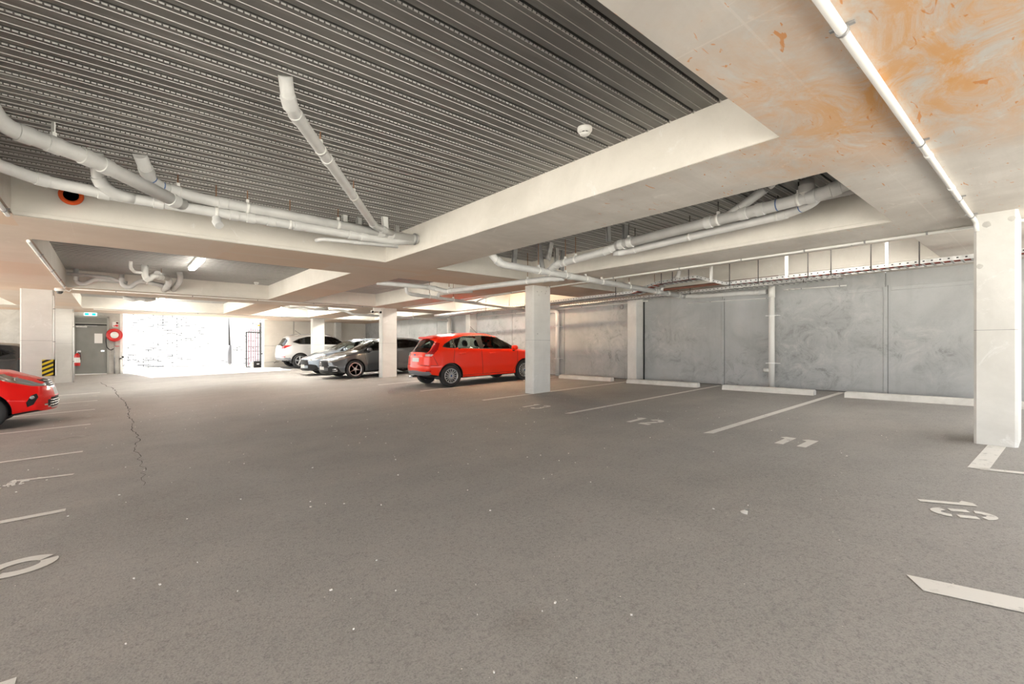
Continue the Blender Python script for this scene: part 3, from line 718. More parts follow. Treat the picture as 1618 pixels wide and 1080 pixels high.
pipe('drain_pipe', 'pair of far grey pipe ends in the last coffer above the exit', [(0.25, 17.6, 2.74), (0.45, 17.5, 2.69), (0.62, 17.5, 2.74), (0.78, 17.5, 2.69), (0.95, 17.6, 2.76)], 0.06, 0.08, (0.3, 0.7), (), group=G2)
# wall stacks
def downpipe(label, x, y, z1, r, branch=None, boots=True):
    root = empty('downpipe', (x, y, zf(x, y)), label, 'pipe', 'downpipes on the right wall')
    bm = BM(); z0 = zf(x, y)
    tube(bm, [(x, y, z0), (x, y, z1)] if not branch else [(x, y, z0), (x, y, z1 - 0.0), branch], r, 18, rad=0) if not branch else tube(bm, fillet([(x, y, z0), (x, y, z1), branch], 0.14, 8), r, 18)
    obj('pipe', bm, 'white_plastic', root)
    for z in (0.95, 1.95):
        bm = BM(); tube(bm, [(x, y, z - 0.018), (x, y, z + 0.018)], r * 1.08, 18); box(bm, x - 0.01, x + 0.16, y - r - 0.06, y + r + 0.06, z - 0.008, z + 0.008); obj('wall_clip', bm, 'white_enamel', root)
    if boots:
        bm = BM(); tube(bm, [(x, y, z1 - 0.22), (x, y, z1 + 0.02)], r * 1.12, 18); obj('coupling', bm, 'white_plastic', root)
        bm = BM(); tube(bm, [(x, y, 0.80), (x - 0.02, y + 0.15, 0.80)], r * 0.7, 14); obj('cleanout_stub', bm, 'white_plastic', root)
    return root
downpipe('white downpipe on the right wall behind the widest bay line', 10.50, 3.95, 2.55, 0.058)
downpipe('white downpipe with a bent top just right of the second column', 10.52, 10.18, 2.44, 0.060, (10.52, 11.2, 2.46), False)
downpipe('grey wall stack behind the red hatchback roof', 10.50, 16.3, 2.5, 0.085, None, False)

# fire collars
def collar(label, M, r):
    bm = BM(); lathe(bm, [(r * 0.62, 0.0), (r * 0.62, 0.02), (r * 0.95, 0.025), (r, 0.0)], M, 28, cap=False); 
    root = empty('fire_collar', M.translation, label, 'fire collar')
    obj('ring', bm, 'orange_foam', root)
    bm = BM(); lathe(bm, [(0.0, 0.004), (r * 0.62, 0.004)], M, 28); obj('pipe_hole', bm, 'slot_dark', root)
collar('orange fire-stop ring on the concrete beam below the long grey pipe', Matrix.Translation((-0.345, 7.015, 2.925)) @ Matrix.Rotation(PI / 2, 4, 'X'), 0.105)
collar('orange fire-stop mark where the stained pipe enters the left beam', Matrix.Translation((-0.765, 5.62, 2.765)) @ Matrix.Rotation(PI / 2, 4, 'Y'), 0.085)
bm = BM(); lathe(bm, [(0.060, 0), (0.060, 0.015), (0.085, 0.015), (0.085, 0)], Matrix.Translation((3.305, 6.03, 2.825)) @ Matrix.Rotation(-PI / 2, 4, 'Y'), 24, cap=False)
tag(obj('pipe_collar', bm, 'dull_steel'), 'dark ring where the long pipes enter the cream beam', 'collar')
bm = BM(); lathe(bm, [(0.045, 0), (0.045, 0.02), (0.062, 0.02), (0.062, 0)], Matrix.Translation((10.64, 7.85, 2.40)) @ Matrix.Rotation(-PI / 2, 4, 'Y'), 24, cap=False)
tag(obj('wall_ring', bm, 'dull_steel'), 'dark round pipe end high on the warm wall beside the pilaster', 'pipe end')

# bent steel tabs cast in the slab
TB = 'bent steel tabs hanging from the deck'
def tab(label, x, y, z0, w, lean, mat='galv_steel'):
    bm = BM(); M = Matrix.Translation((x, y, ZD)) @ Matrix.Rotation(math.radians(lean), 4, 'Y')
    box(bm, -w / 2, w / 2, -0.006, 0.006, z0 - ZD, 0.0, M=M); box(bm, -w / 2, -w / 2 + 0.006, -0.006, 0.03, z0 - ZD, 0, M=M); box(bm, w / 2 - 0.006, w / 2, -0.006, 0.03, z0 - ZD, 0, M=M)
    tag(obj('steel_tab', bm, mat), label, 'bracket', TB)
tab('white steel tab at the left above the pipes near the beam corner', 2.36, 6.20, 2.925, 0.075, 0, 'white_enamel')
tab('second steel tab from the left above the pipes near the beam corner', 2.56, 6.20, 2.91, 0.075, 4)
tab('brightest steel tab right of the diagonal pipe end', 2.80, 5.93, 2.86, 0.085, -4, 'white_enamel')
tab('small steel tab nearest the beam corner', 3.14, 6.26, 2.935, 0.07, 0)
tab('leftmost grey steel strip hanging over the second column', 5.18, 5.98, 2.60, 0.09, 6, 'dull_steel')
tab('leaning grey steel strip left of the coffer elbow', 5.52, 5.78, 2.58, 0.10, -12, 'dull_steel')
tab('leaning pale steel strip right of the coffer elbow', 5.60, 5.55, 2.72, 0.09, 14)
tab('short pale steel tab behind the coffer elbow', 5.98, 5.80, 2.72, 0.09, 0)
tab('rightmost grey steel strip beside the coffer elbow', 6.22, 5.86, 2.66, 0.10, 8, 'dull_steel')
tab('left steel tab of the pair above the middle coffer pipe', 5.45, 4.25, 2.80, 0.08, -4, 'dull_steel')
tab('right steel tab of the pair above the middle coffer pipe', 5.66, 4.10, 2.83, 0.10, 6, 'dull_steel')

# conduits
def conduit(label, path, r=0.016, clips=(), couplers=(), mat='white_plastic', rad=0.1):
    root = empty('conduit', path[0], label, 'conduit', 'white conduits'); P = fillet(path, rad, 6) if len(path) > 2 else path
    bm = BM(); tube(bm, P, r, 12); obj('tube', bm, mat, root)
    for s in couplers:
        p, d = at_len(P, s); bm = BM(); tube(bm, [p - d * 0.035, p + d * 0.035], r * 1.22, 12); obj('coupler', bm, mat, root)
    for s in clips:
        p, d = at_len(P, s); bm = BM(); tube(bm, [p - d * 0.009, p + d * 0.009], r * 1.25, 12); sd = d.cross(Vector((0, 0, 1))).normalized()
        M = Matrix(((sd.x, d.x, 0, p.x), (sd.y, d.y, 0, p.y), (sd.z, d.z, 1, p.z), (0, 0, 0, 1))); box(bm, -r * 2.2, r * 2.2, -0.009, 0.009, r * 0.6, r * 1.05, M=M); obj('clip', bm, 'dull_steel', root)
    return root
conduit('thick white conduit across the rust-stained soffit at the upper right', [(-0.5, 0.615, 2.612), (6.55, 0.610, 2.612), (6.79, 0.58, 2.56), (6.795, 0.575, 2.46)], 0.021, (0.39, 0.62, 0.86, 0.965), (0.66, 0.80), rad=0.2)
conduit('long white conduit along the beam edge above the right wall tray', [(7.34, -3.0, 2.617), (7.34, 14.2, 2.617)], 0.015, (0.20, 0.235, 0.27, 0.31, 0.36, 0.42, 0.5, 0.6), ())
conduit('second thinner white conduit beside the long beam-edge conduit', [(7.40, -3.0, 2.620), (7.40, 9.0, 2.620)], 0.011, (0.3, 0.4), ())
conduit('white tube standing in for the sunlit soffit edge at the far left, nearer piece', [(-0.815, 4.6, 2.616), (-0.815, 6.98, 2.616)], 0.020, (0.3, 0.6, 0.9), (), 'white_enamel')  # sunlit chamfer of the soffit edge imitated by a white tube
conduit('white tube standing in for the sunlit soffit edge at the far left, longer piece', [(-0.815, 8.50, 2.616), (-0.815, 14.42, 2.616)], 0.020, (0.2, 0.5, 0.75, 0.95), (), 'white_enamel')  # same stand-in for daylight on the chamfer, next bay
conduit('thin cream conduit across the beam from the dome camera to the third column', [(-0.70, 14.66, 2.617), (6.9, 14.66, 2.617)], 0.014, (0.1, 0.3, 0.5, 0.7, 0.9), ())
conduit('cream conduit across the far beam before the exit', [(-0.5, 21.6, 2.617), (9.5, 21.6, 2.617)], 0.014, (0.3, 0.6), ())
conduit('thin pale conduit along the top of the right wall right of the downpipe', [(10.60, 3.75, 2.475), (10.60, 2.66, 2.455)], 0.012, (0.3, 0.9), (0.05, 0.15))
conduit('thin white conduit along the wall under the short pipe run', [(10.62, 5.9, 2.36), (10.62, 4.0, 2.33)], 0.007, (0.3, 0.95), ())
conduit('thin conduit along the warm wall behind the second column', [(10.60, 7.0, 2.50), (10.60, 14.5, 2.47)], 0.014, (0.3, 0.7), ())

# cable trays
def tray(label, near, far, path, pitch=0.1, rods=(), rodz=ZD, cover=None):
    """ladder tray, path in (y, z); side rails at x = near and far"""
    root = empty('cable_tray', (near, path[0][0], path[0][1]), label, 'cable tray', 'ladder cable trays')
    for x in (near, far):
        bm = BM()
        for i in range(len(path) - 1):
            (ya, za), (yb, zb) = path[i], path[i + 1]
            for (dx0, dx1, dz0, dz1) in ((-0.003, 0.003, 0.0, 0.055),):
                v = [bm.verts.new(c) for c in ((x + dx0, ya, za + dz0), (x + dx0, yb, zb + dz0), (x + dx0, yb, zb + dz1), (x + dx0, ya, za + dz1), (x + dx1, ya, za + dz0), (x + dx1, yb, zb + dz0), (x + dx1, yb, zb + dz1), (x + dx1, ya, za + dz1))]
                for q in ((0, 1, 2, 3), (7, 6, 5, 4), (0, 4, 5, 1), (3, 2, 6, 7), (0, 3, 7, 4), (1, 5, 6, 2)): bm.faces.new([v[k] for k in q])
            d = math.hypot(yb - ya, zb - za); n = int(d / 0.085)
            for k in range(n):                                          # punched holes
                t = (k + 0.5) / n; y, z = ya + (yb - ya) * t, za + (zb - za) * t + 0.030
                if x == near: f = quad(bm, [(x - 0.0045, y - 0.011, z - 0.008), (x - 0.0045, y - 0.011, z + 0.008), (x - 0.0045, y + 0.011, z + 0.008), (x - 0.0045, y + 0.011, z - 0.008)], 1)
        bmesh.ops.recalc_face_normals(bm, faces=bm.faces)
        obj('side_rail', bm, ['galv_steel', 'slot_dark'], root)
    bm = BM()
    for i in range(len(path) - 1):
        (ya, za), (yb, zb) = path[i], path[i + 1]; n = max(1, int(math.hypot(yb - ya, zb - za) / pitch))
        for k in range(n):
            t = (k + 0.5) / n; y, z = ya + (yb - ya) * t, za + (zb - za) * t; box(bm, near, far, y - 0.012, y + 0.012, z + 0.0, z + 0.012)
    obj('rungs', bm, 'dull_steel', root)
    for (y, wide) in rods:
        z = next((za + (zb - za) * (y - ya) / (yb - ya) for (ya, za), (yb, zb) in zip(path, path[1:]) if ya <= y <= yb), path[0][1])
        bm = BM()
        if wide: box(bm, near - 0.02, near + 0.02, y - 0.02, y + 0.02, z, rodz); obj('hanger_strut', bm, 'white_enamel', root)
        else: tube(bm, [(near - 0.012, y, z - 0.03), (near - 0.012, y, rodz)], 0.008, 8); obj('hanger_rod', bm, 'dark_rod', root)
    return root
T1 = [(-3.0, 2.455), (4.05, 2.43), (4.62, 2.625), (5.45, 2.60), (6.10, 2.46), (14.3, 2.40)]
tray('long ladder cable tray with a raised hump, hung from the deck by the right wall', 8.60, 8.95, T1, 0.10, ((1.30, 0), (1.66, 1), (1.85, 0), (2.36, 0), (2.68, 0), (3.0, 1), (3.45, 0), (3.95, 0), (4.3, 1), (4.75, 0), (5.1, 0), (5.35, 0), (6.5, 0), (9.2, 0), (10.2, 0), (11.3, 0)))
tray('lower ladder cable tray tight against the top of the right wall', 10.02, 10.30, [(2.60, 2.545), (9.6, 2.50)], 0.10, ((3.2, 0), (5.5, 0)), ZS)
for (dx, mat, lab, dz) in ((0.10, 'orange_cable', 'orange cable lying in the humped cable tray', 0.03), (0.20, 'red_cable', 'red cable lying in the humped cable tray', 0.026), (0.28, 'brown_cable', 'dark brown cable lying in the humped cable tray', 0.03)):
    bm = BM(); tube(bm, [(8.60 + dx, y, z + dz) for y, z in T1], 0.016, 8); tag(obj('cable', bm, mat), lab, 'cable', 'cables in the ladder tray')
bm = BM(); tube(bm, [(9.35, 3.4, 2.58), (9.35, 7.0, 2.56), (9.30, 14.4, 2.45)], 0.028, 10); tag(obj('cable', bm, 'brown_cable'), 'thick brown cable run between the two cable trays', 'cable', 'cables in the ladder tray')

# smoke detectors, camera, lamps
def detector(label, x, y, z=ZD):
    root = empty('smoke_detector', (x, y, z), label, 'smoke detector', 'smoke detectors on the deck')
    T = Matrix.Translation((x, y, z)) @ Matrix.Rotation(PI, 4, 'X')
    bm = BM(); lathe(bm, [(0.0, 0), (0.058, 0), (0.060, 0.006), (0.060, 0.026), (0.050, 0.040), (0.0, 0.040)], T, 28); obj('base', bm, 'white_plastic', root)
    bm = BM(); lathe(bm, [(0.036, 0.040), (0.036, 0.050), (0.0, 0.050)], T, 24); obj('vent_ring', bm, 'slot_dark', root)
    bm = BM(); lathe(bm, [(0.041, 0.048), (0.040, 0.055), (0.028, 0.064), (0.0, 0.066)], T, 24)
    for k in range(8):
        a = 2 * PI * k / 8; box(bm, -0.003, 0.003, 0.036, 0.041, 0.036, 0.052, M=T @ Matrix.Rotation(a, 4, 'Z'))
    obj('sensor_cap', bm, 'white_plastic', root)
detector('white round smoke detector on the big ribbed deck near the cream beam', 2.90, 2.50)
detector('tiny white smoke detector in the far coffer by its right corner', 2.93, 14.0)
def dome(label, x, y, z):
    root = empty('dome_camera', (x, y, z), label, 'camera')
    T = Matrix.Translation((x, y, z)) @ Matrix.Rotation(PI, 4, 'X')
    bm = BM(); lathe(bm, [(0.0, 0), (0.085, 0), (0.09, 0.01), (0.09, 0.05), (0.07, 0.07), (0.0, 0.07)], T, 28); obj('housing', bm, 'white_plastic', root)
    bm = BM(); lathe(bm, [(0.062, 0.07), (0.055, 0.10), (0.035, 0.122), (0.0, 0.13)], T, 24); obj('dome', bm, 'glass_dark', root)
    bm = BM(); tube(bm, [(x + 0.08, y, z - 0.03), (x + 0.16, y, z - 0.06), (x + 0.20, y, z - 0.0)], 0.012, 8); obj('cable_bend', bm, 'white_plastic', root)
dome('white dome security camera under the beam at left, near the hazard-striped column', -0.92, 14.85, ZS)
root = empty('twin_spotlight', (6.70, 14.80, 2.56), 'white twin-head emergency light beside the top of the third column', 'emergency light')
bm = BM(); box(bm, 6.58, 6.86, 14.80, 14.87, 2.50, 2.62, bev=0.01); obj('housing', bm, 'white_enamel', root)
for x in (6.52, 6.80):
    bm = BM(); lathe(bm, [(0.0, -0.02), (0.045, 0.0), (0.055, 0.07), (0.0, 0.07)], Matrix.Translation((x, 14.80, 2.50)) @ Matrix.Rotation(math.radians(115), 4, 'X'), 18); h = obj('lamp_head', bm, 'white_enamel', root)
    bm = BM(); lathe(bm, [(0.04, 0.072), (0.0, 0.074)], Matrix.Translation((x, 14.80, 2.50)) @ Matrix.Rotation(math.radians(115), 4, 'X'), 18); obj('lens', bm, 'slot_dark', h)

def batten(label, x, y, z=ZD, along='y', L=1.25):
    root = empty('ceiling_light', (x, y, z), label, 'light', 'ceiling batten lights'); h = L / 2
    a = (0.075, h) if along == 'y' else (h, 0.075)
    bm = BM(); box(bm, x - a[0], x + a[0], y - a[1], y + a[1], z - 0.045, z, bev=0.006); obj('housing', bm, 'white_enamel', root)
    b = (0.062, h - 0.02) if along == 'y' else (h - 0.02, 0.062)
    bm = BM(); box(bm, x - b[0], x + b[0], y - b[1], y + b[1], z - 0.095, z - 0.045, bev=0.02); obj('diffuser', bm, 'lamp_glow_warm' if abs(y - 10.4) < 0.1 else 'fill_lamp_glow' if y > 12 and x > -2 and z > 2.8 else 'lamp_glow', root)
    return root
batten('lit batten light on the far left ribbed deck, right of the traps', 1.30, 11.45, L=1.5)
batten('batten light behind the second column in the coffer by the wall', 8.30, 10.40)
batten('added fill batten in the wall coffer behind the third column', 8.30, 18.00)  # this and the battens below are unseen, added to brighten the interior
batten('added fill batten in the last coffer above the lane before the exit', 1.30, 18.60)
batten('added fill batten in the coffer above the grey sedan', 5.40, 18.60)
batten('added fill batten above the left bays nearest the camera', -4.00, 4.00)
batten('added fill batten above the red car at left', -4.00, 11.40)
batten('added fill batten above the black SUV at left', -4.00, 18.60)
batten('added fill batten behind the camera in the left coffer', -4.00, -1.50)  # row behind the camera, added as fill light
batten('added fill batten behind the camera in the lane coffer', 1.30, -1.50)
batten('added fill batten behind the camera in the middle coffer', 5.40, -1.50)
batten('added fill batten behind the camera in the wall coffer', 8.50, -1.50)
batten('added fill batten in the wall coffer above bay 11', 8.15, 2.30)
batten('added fill batten on the soffit behind the farthest right column', 7.50, 23.2, ZS, L=0.6)  # added behind the column to lift the cream wall
batten('added fill batten in the wall coffer at the far end', 8.15, 20.40)
batten('added fill batten in the wall coffer right of the second column', 8.30, 13.20)
batten('added fill batten second in the last coffer above the lane', 1.30, 20.60)
batten('added fill batten second in the coffer above the grey sedan', 5.40, 20.60)
batten('added fill batten above the silver SUV', 4.90, 17.00)
batten('added fill batten in the coffer between the second and third columns', 4.75, 11.60)

# ------------------------------------------------------------------ exit end
root = empty('door_1', (-0.62, 24.0, zf(-0.6, 24)), 'grey steel exit door with a white notice, beside the hose reel', 'door'); root['kind'] = 'structure'
y = 23.97
bm = BM()
for (a, b, c, d) in ((-1.13, -1.07, 0.22, 2.48), (-0.17, -0.10, 0.22, 2.48), (-1.13, -0.10, 2.44, 2.50), (-1.07, -0.17, 2.20, 2.235)): box(bm, a, b, y - 0.03, y + 0.1, c, d)
obj('frame', bm, 'door_frame_grey', root)
bm = BM(); box(bm, -1.07, -0.17, y + 0.02, y + 0.06, 0.30, 2.15); dl = obj('leaf', bm, 'door_grey', root)
bm = BM(); box(bm, -1.07, -0.17, y + 0.05, y + 0.09, 2.15, 2.20); obj('head_gap', bm, 'slot_dark', root)
bm = BM(); box(bm, -1.07, -0.17, y + 0.01, y + 0.06, 2.235, 2.44); obj('transom_panel', bm, 'door_grey', root)
bm = BM(); box(bm, -1.07, -0.17, y - 0.0, y + 0.05, 0.24, 0.31); obj('threshold', bm, 'white_enamel', root)
bm = BM(); box(bm, -0.53, -0.30, y + 0.012, y + 0.02, 1.47, 1.84); obj('notice', bm, 'sign_white', dl)
bm = BM(); box(bm, -1.05, -0.74, y - 0.04, y + 0.02, 2.06, 2.12, bev=0.008); box(bm, -0.80, -0.45, y - 0.02, y - 0.01, 2.125, 2.14); obj('door_closer', bm, 'galv_steel', dl)
bm = BM(); box(bm, -0.34, -0.24, y - 0.01, y + 0.02, 1.15, 1.20); tube(bm, [(-0.24, y - 0.03, 1.175), (-0.36, y - 0.03, 1.175)], 0.011, 8); obj('door_handle', bm, 'chrome', dl)
root = empty('exit_sign', (-0.65, 23.9, 2.62), 'green illuminated running-man exit sign above the grey door', 'sign')
bm = BM(); box(bm, -0.82, -0.46, 23.93, 23.99, 2.51, 2.625, bev=0.006); obj('case', bm, 'exit_white', root)
bm = BM()
for x in (-0.80, -0.60): box(bm, x, x + 0.11, 23.925, 23.932, 2.525, 2.61)
box(bm, -0.66, -0.62, 23.925, 23.932, 2.56, 2.572)
obj('green_pictograms', bm, 'exit_green', root)
# hose reel
root = empty('fire_hose_reel', (0.055, 23.85, 1.79), 'red fire hose reel with a white centre on the wall by the exit', 'hose reel')
M = Matrix.Translation((0.055, 23.96, 1.79)) @ Matrix.Rotation(PI / 2, 4, 'X')
bm = BM(); lathe(bm, [(0.10, 0.0), (0.235, 0.0), (0.25, 0.02), (0.25, 0.13), (0.235, 0.15), (0.125, 0.15), (0.125, 0.13)], M, 36, cap=False); obj('reel_disc', bm, 'red_gloss', root)
bm = BM(); lathe(bm, [(0.125, 0.10), (0.125, 0.158), (0.0, 0.162)], M, 28); obj('hub_cover', bm, 'sign_white', root)
bm = BM(); tube(bm, [(-0.17, 23.86, 1.85), (-0.20, 23.86, 1.60), (-0.17, 23.86, 1.30), (-0.06, 23.86, 1.20), (0.03, 23.88, 1.26)], 0.016, 10, rad=0.12); obj('hose', bm, 'black_rubber', root)
bm = BM(); tube(bm, [(0.055, 23.93, 0.25), (0.055, 23.93, 1.55)], 0.022, 12); obj('supply_pipe', bm, 'dull_steel', root)
bm = BM(); tube(bm, [(0.055, 23.92, 1.36), (0.16, 23.90, 1.36)], 0.010, 8); box(bm, 0.12, 0.20, 23.885, 23.915, 1.35, 1.37); obj('valve_handle', bm, 'red_gloss', root)
root = empty('fire_sign', (0.08, 23.98, 2.2), 'small red and white fire hose sign above the hose reel', 'sign')
bm = BM(); box(bm, -0.01, 0.17, 23.985, 23.999, 2.10, 2.31); obj('plate', bm, 'sign_white', root)
bm = BM(); lathe(bm, [(0.0, 0), (0.035, 0.0)], Matrix.Translation((0.135, 23.983, 2.265)) @ Matrix.Rotation(PI / 2, 4, 'X'), 18); box(bm, 0.10, 0.165, 23.981, 23.985, 2.12, 2.20); box(bm, 0.02, 0.10, 23.981, 23.985, 2.135, 2.165); box(bm, 0.08, 0.11, 23.981, 23.985, 2.16, 2.19); obj('red_pictogram', bm, 'sign_red', root)
# extinguisher
root = empty('fire_extinguisher', (-1.005, 23.88, 0.62), 'red fire extinguisher hung beside the grey exit door', 'extinguisher')
M = Matrix.Translation((-1.005, 23.86, 0.62))
bm = BM(); lathe(bm, [(0.0, 0), (0.078, 0.0), (0.085, 0.015), (0.085, 0.38), (0.06, 0.44), (0.028, 0.46), (0.028, 0.48), (0.0, 0.48)], M, 24); obj('cylinder', bm, 'red_gloss', root)
bm = BM(); lathe(bm, [(0.0862, 0.12), (0.0862, 0.31)], M, 24, cap=False); obj('label_band', bm, 'sign_white', root)
bm = BM(); box(bm, -1.03, -0.98, 23.84, 23.88, 1.10, 1.15); box(bm, -1.02, -0.90, 23.85, 23.87, 1.14, 1.16); box(bm, -1.02, -0.91, 23.85, 23.87, 1.17, 1.19); obj('valve', bm, 'chrome', root)
bm = BM(); tube(bm, [(-0.99, 23.84, 1.12), (-0.92, 23.78, 1.10), (-0.91, 23.78, 0.85)], 0.012, 8, rad=0.05); obj('hose', bm, 'black_rubber', root)
# hazard board on the left column
root = empty('hazard_guard', (-1.14, 15.38, 0.8), 'yellow and black striped corner guard on the left column behind the red car', 'corner guard')
bm = BM(); box(bm, -1.25, -1.03, 15.365, 15.395, 0.62, 1.0); obj('front_plate', bm, 'hazard_stripes', root)
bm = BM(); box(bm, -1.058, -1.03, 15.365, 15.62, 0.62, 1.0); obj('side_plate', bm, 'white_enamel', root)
for (x, y, t) in ((-1.05, 15.39, 'white strip standing in for the sunlit corner of the left column above the hazard guard'), (-1.035, 22.29, 'white strip standing in for the sunlit corner of the far left column')):
    conduit(t, [(x, y, zf(x, y) + (1.0 if y < 20 else 0.0)), (x, y, 2.5)], 0.018, (0.3, 0.8), (), 'white_enamel')  # sunlit column chamfers imitated by white strips
# pipes on the far left wall
for k, x in enumerate((-2.40, -2.27)):
    conduit(('left' if k == 0 else 'right') + ' one of two white upright conduits on the far left wall behind the dark car', [(x, 23.95, 0.3), (x, 23.95, 2.6)], 0.03, (0.5,), (), 'white_enamel')
# outside the opening
root = empty('pedestrian_gate', (4.93, 25.6, 0.3), 'dark framed gate with pale pink bars outside the exit', 'gate')
bm = BM(); 
for (a, b, c, d) in ((4.90, 4.95, 0.36, 2.08), (4.90, 5.50, 2.03, 2.08), (4.90, 5.50, 0.36, 0.41)): box(bm, a, b, 25.58, 25.63, c, d)
obj('frame', bm, 'gate_black', root)
for k in range(5):
    x = 5.02 + 0.1 * k; bm = BM(); box(bm, x - 0.016, x + 0.016, 25.59, 25.61, 0.38, 2.05); box(bm, x - 0.012, x + 0.012, 25.585, 25.615, 2.08, 2.26, 0); obj('bar', bm, 'gate_pink', root)
root = empty('gate_post', (5.55, 25.55, 0.3), 'tall dark steel post at the right end of the gate', 'post')
bm = BM(); box(bm, 5.49, 5.56, 25.5, 25.58, 0.3, 2.55); obj('post', bm, 'gate_black', root)
bm = BM(); box(bm, 5.40, 5.49, 25.5, 25.56, 2.38, 2.44); obj('amber_lamp', bm, 'amber', root)
bm = BM(); box(bm, 5.46, 5.50, 25.48, 25.52, 2.02, 2.2); box(bm, 5.56, 5.64, 25.48, 25.52, 0.98, 1.05); obj('latch_box', bm, 'gate_black', root)
root = empty('gate_motor', (5.2, 25.0, 0.3), 'black gate motor box on the ground below the gate', 'motor box')
bm = BM(); box(bm, 5.08, 5.40, 24.75, 25.0, 0.34, 0.68, bev=0.02); obj('case', bm, 'black_plastic', root)
bm = BM(); box(bm, 5.20, 5.30, 24.74, 24.752, 0.52, 0.56); obj('label', bm, 'sign_white', root)
bm = BM(); box(bm, 4.98, 5.08, 24.80, 24.95, 0.32, 0.64, bev=0.01); obj('grey_side_box', bm, 'galv_steel', root)
bm = BM(); tube(bm, [(5.56, 24.93, 0.60), (5.95, 24.93, 0.63), (6.0, 24.93, 0.60), (6.2, 24.93, 0.62)], 0.012, 8); tube(bm, [(6.0, 24.93, 0.56), (6.1, 24.93, 0.66)], 0.012, 8)
tag(obj('jointed_bracket', bm, 'dull_steel'), 'thin jointed steel arm on the cream wall beside the gate motor', 'bracket')
root = empty('flag_pole', (4.2, 25.5, 0.3), 'dark tapered hanging post in front of the bright opening', 'post')
bm = BM(); tube(bm, [(4.17, 25.5, 2.72), (4.20, 25.5, 1.43)], [0.02, 0.045], 12); obj('upper_rod', bm, 'gate_black', root)
bm = BM(); tube(bm, [(4.20, 25.5, 1.43), (4.21, 25.5, 0.56)], 0.085, 14); obj('sleeve', bm, 'grey_cladding', root)
bm = BM(); tube(bm, [(4.21, 25.5, 0.56), (4.21, 25.5, 0.40)], [0.05, 0.03], 12); obj('foot', bm, 'galv_steel', root)
root = empty('keypad_post', (0.27, 23.9, 0.25), 'short white post with a black sensor at the left side of the opening', 'sensor')
bm = BM(); tube(bm, [(0.24, 23.9, 0.24), (0.24, 23.9, 0.86)], 0.02, 10); obj('post', bm, 'white_plastic', root)
bm = BM(); box(bm, 0.27, 0.34, 23.88, 23.94, 0.90, 0.97, bev=0.01); box(bm, 0.2, 0.27, 23.9, 23.93, 0.84, 0.90); obj('sensor', bm, 'black_plastic', root)
# ------------------------------------------------------------------ cars
from mathutils.bvhtree import BVHTree
def keyf(K, win=0.05):
    K = sorted(K)
    def lin(x):
        if x <= K[0][0]: return K[0][1]
        for (a, p), (b, q) in zip(K, K[1:]):
            if x <= b: return p + (q - p) * (x - a) / (b - a)
        return K[-1][1]
    return lambda x: sum(lin(x + win * k) * w for k, w in ((-1.0, 1), (-0.5, 2), (0, 2), (0.5, 2), (1.0, 1))) / 8
def inpoly(p, P):
    x, y = p; r = False; j = len(P) - 1
    for i in range(len(P)):
        if (P[i][1] > y) != (P[j][1] > y) and x < (P[j][0] - P[i][0]) * (y - P[i][1]) / (P[j][1] - P[i][1]) + P[i][0]: r = not r
        j = i
    return r
def snap(p, P, tol):
    best = (tol, None)
    for a, b in zip(P, P[1:] + P[:1]):
        ax, ay = a; dx, dy = b[0] - ax, b[1] - ay; l = dx * dx + dy * dy
        t = max(0, min(1, ((p[0] - ax) * dx + (p[1] - ay) * dy) / l)); q = (ax + dx * t, ay + dy * t)
        d = math.hypot(p[0] - q[0], p[1] - q[1])
        if d < best[0]: best = (d, q)
    return best[1]

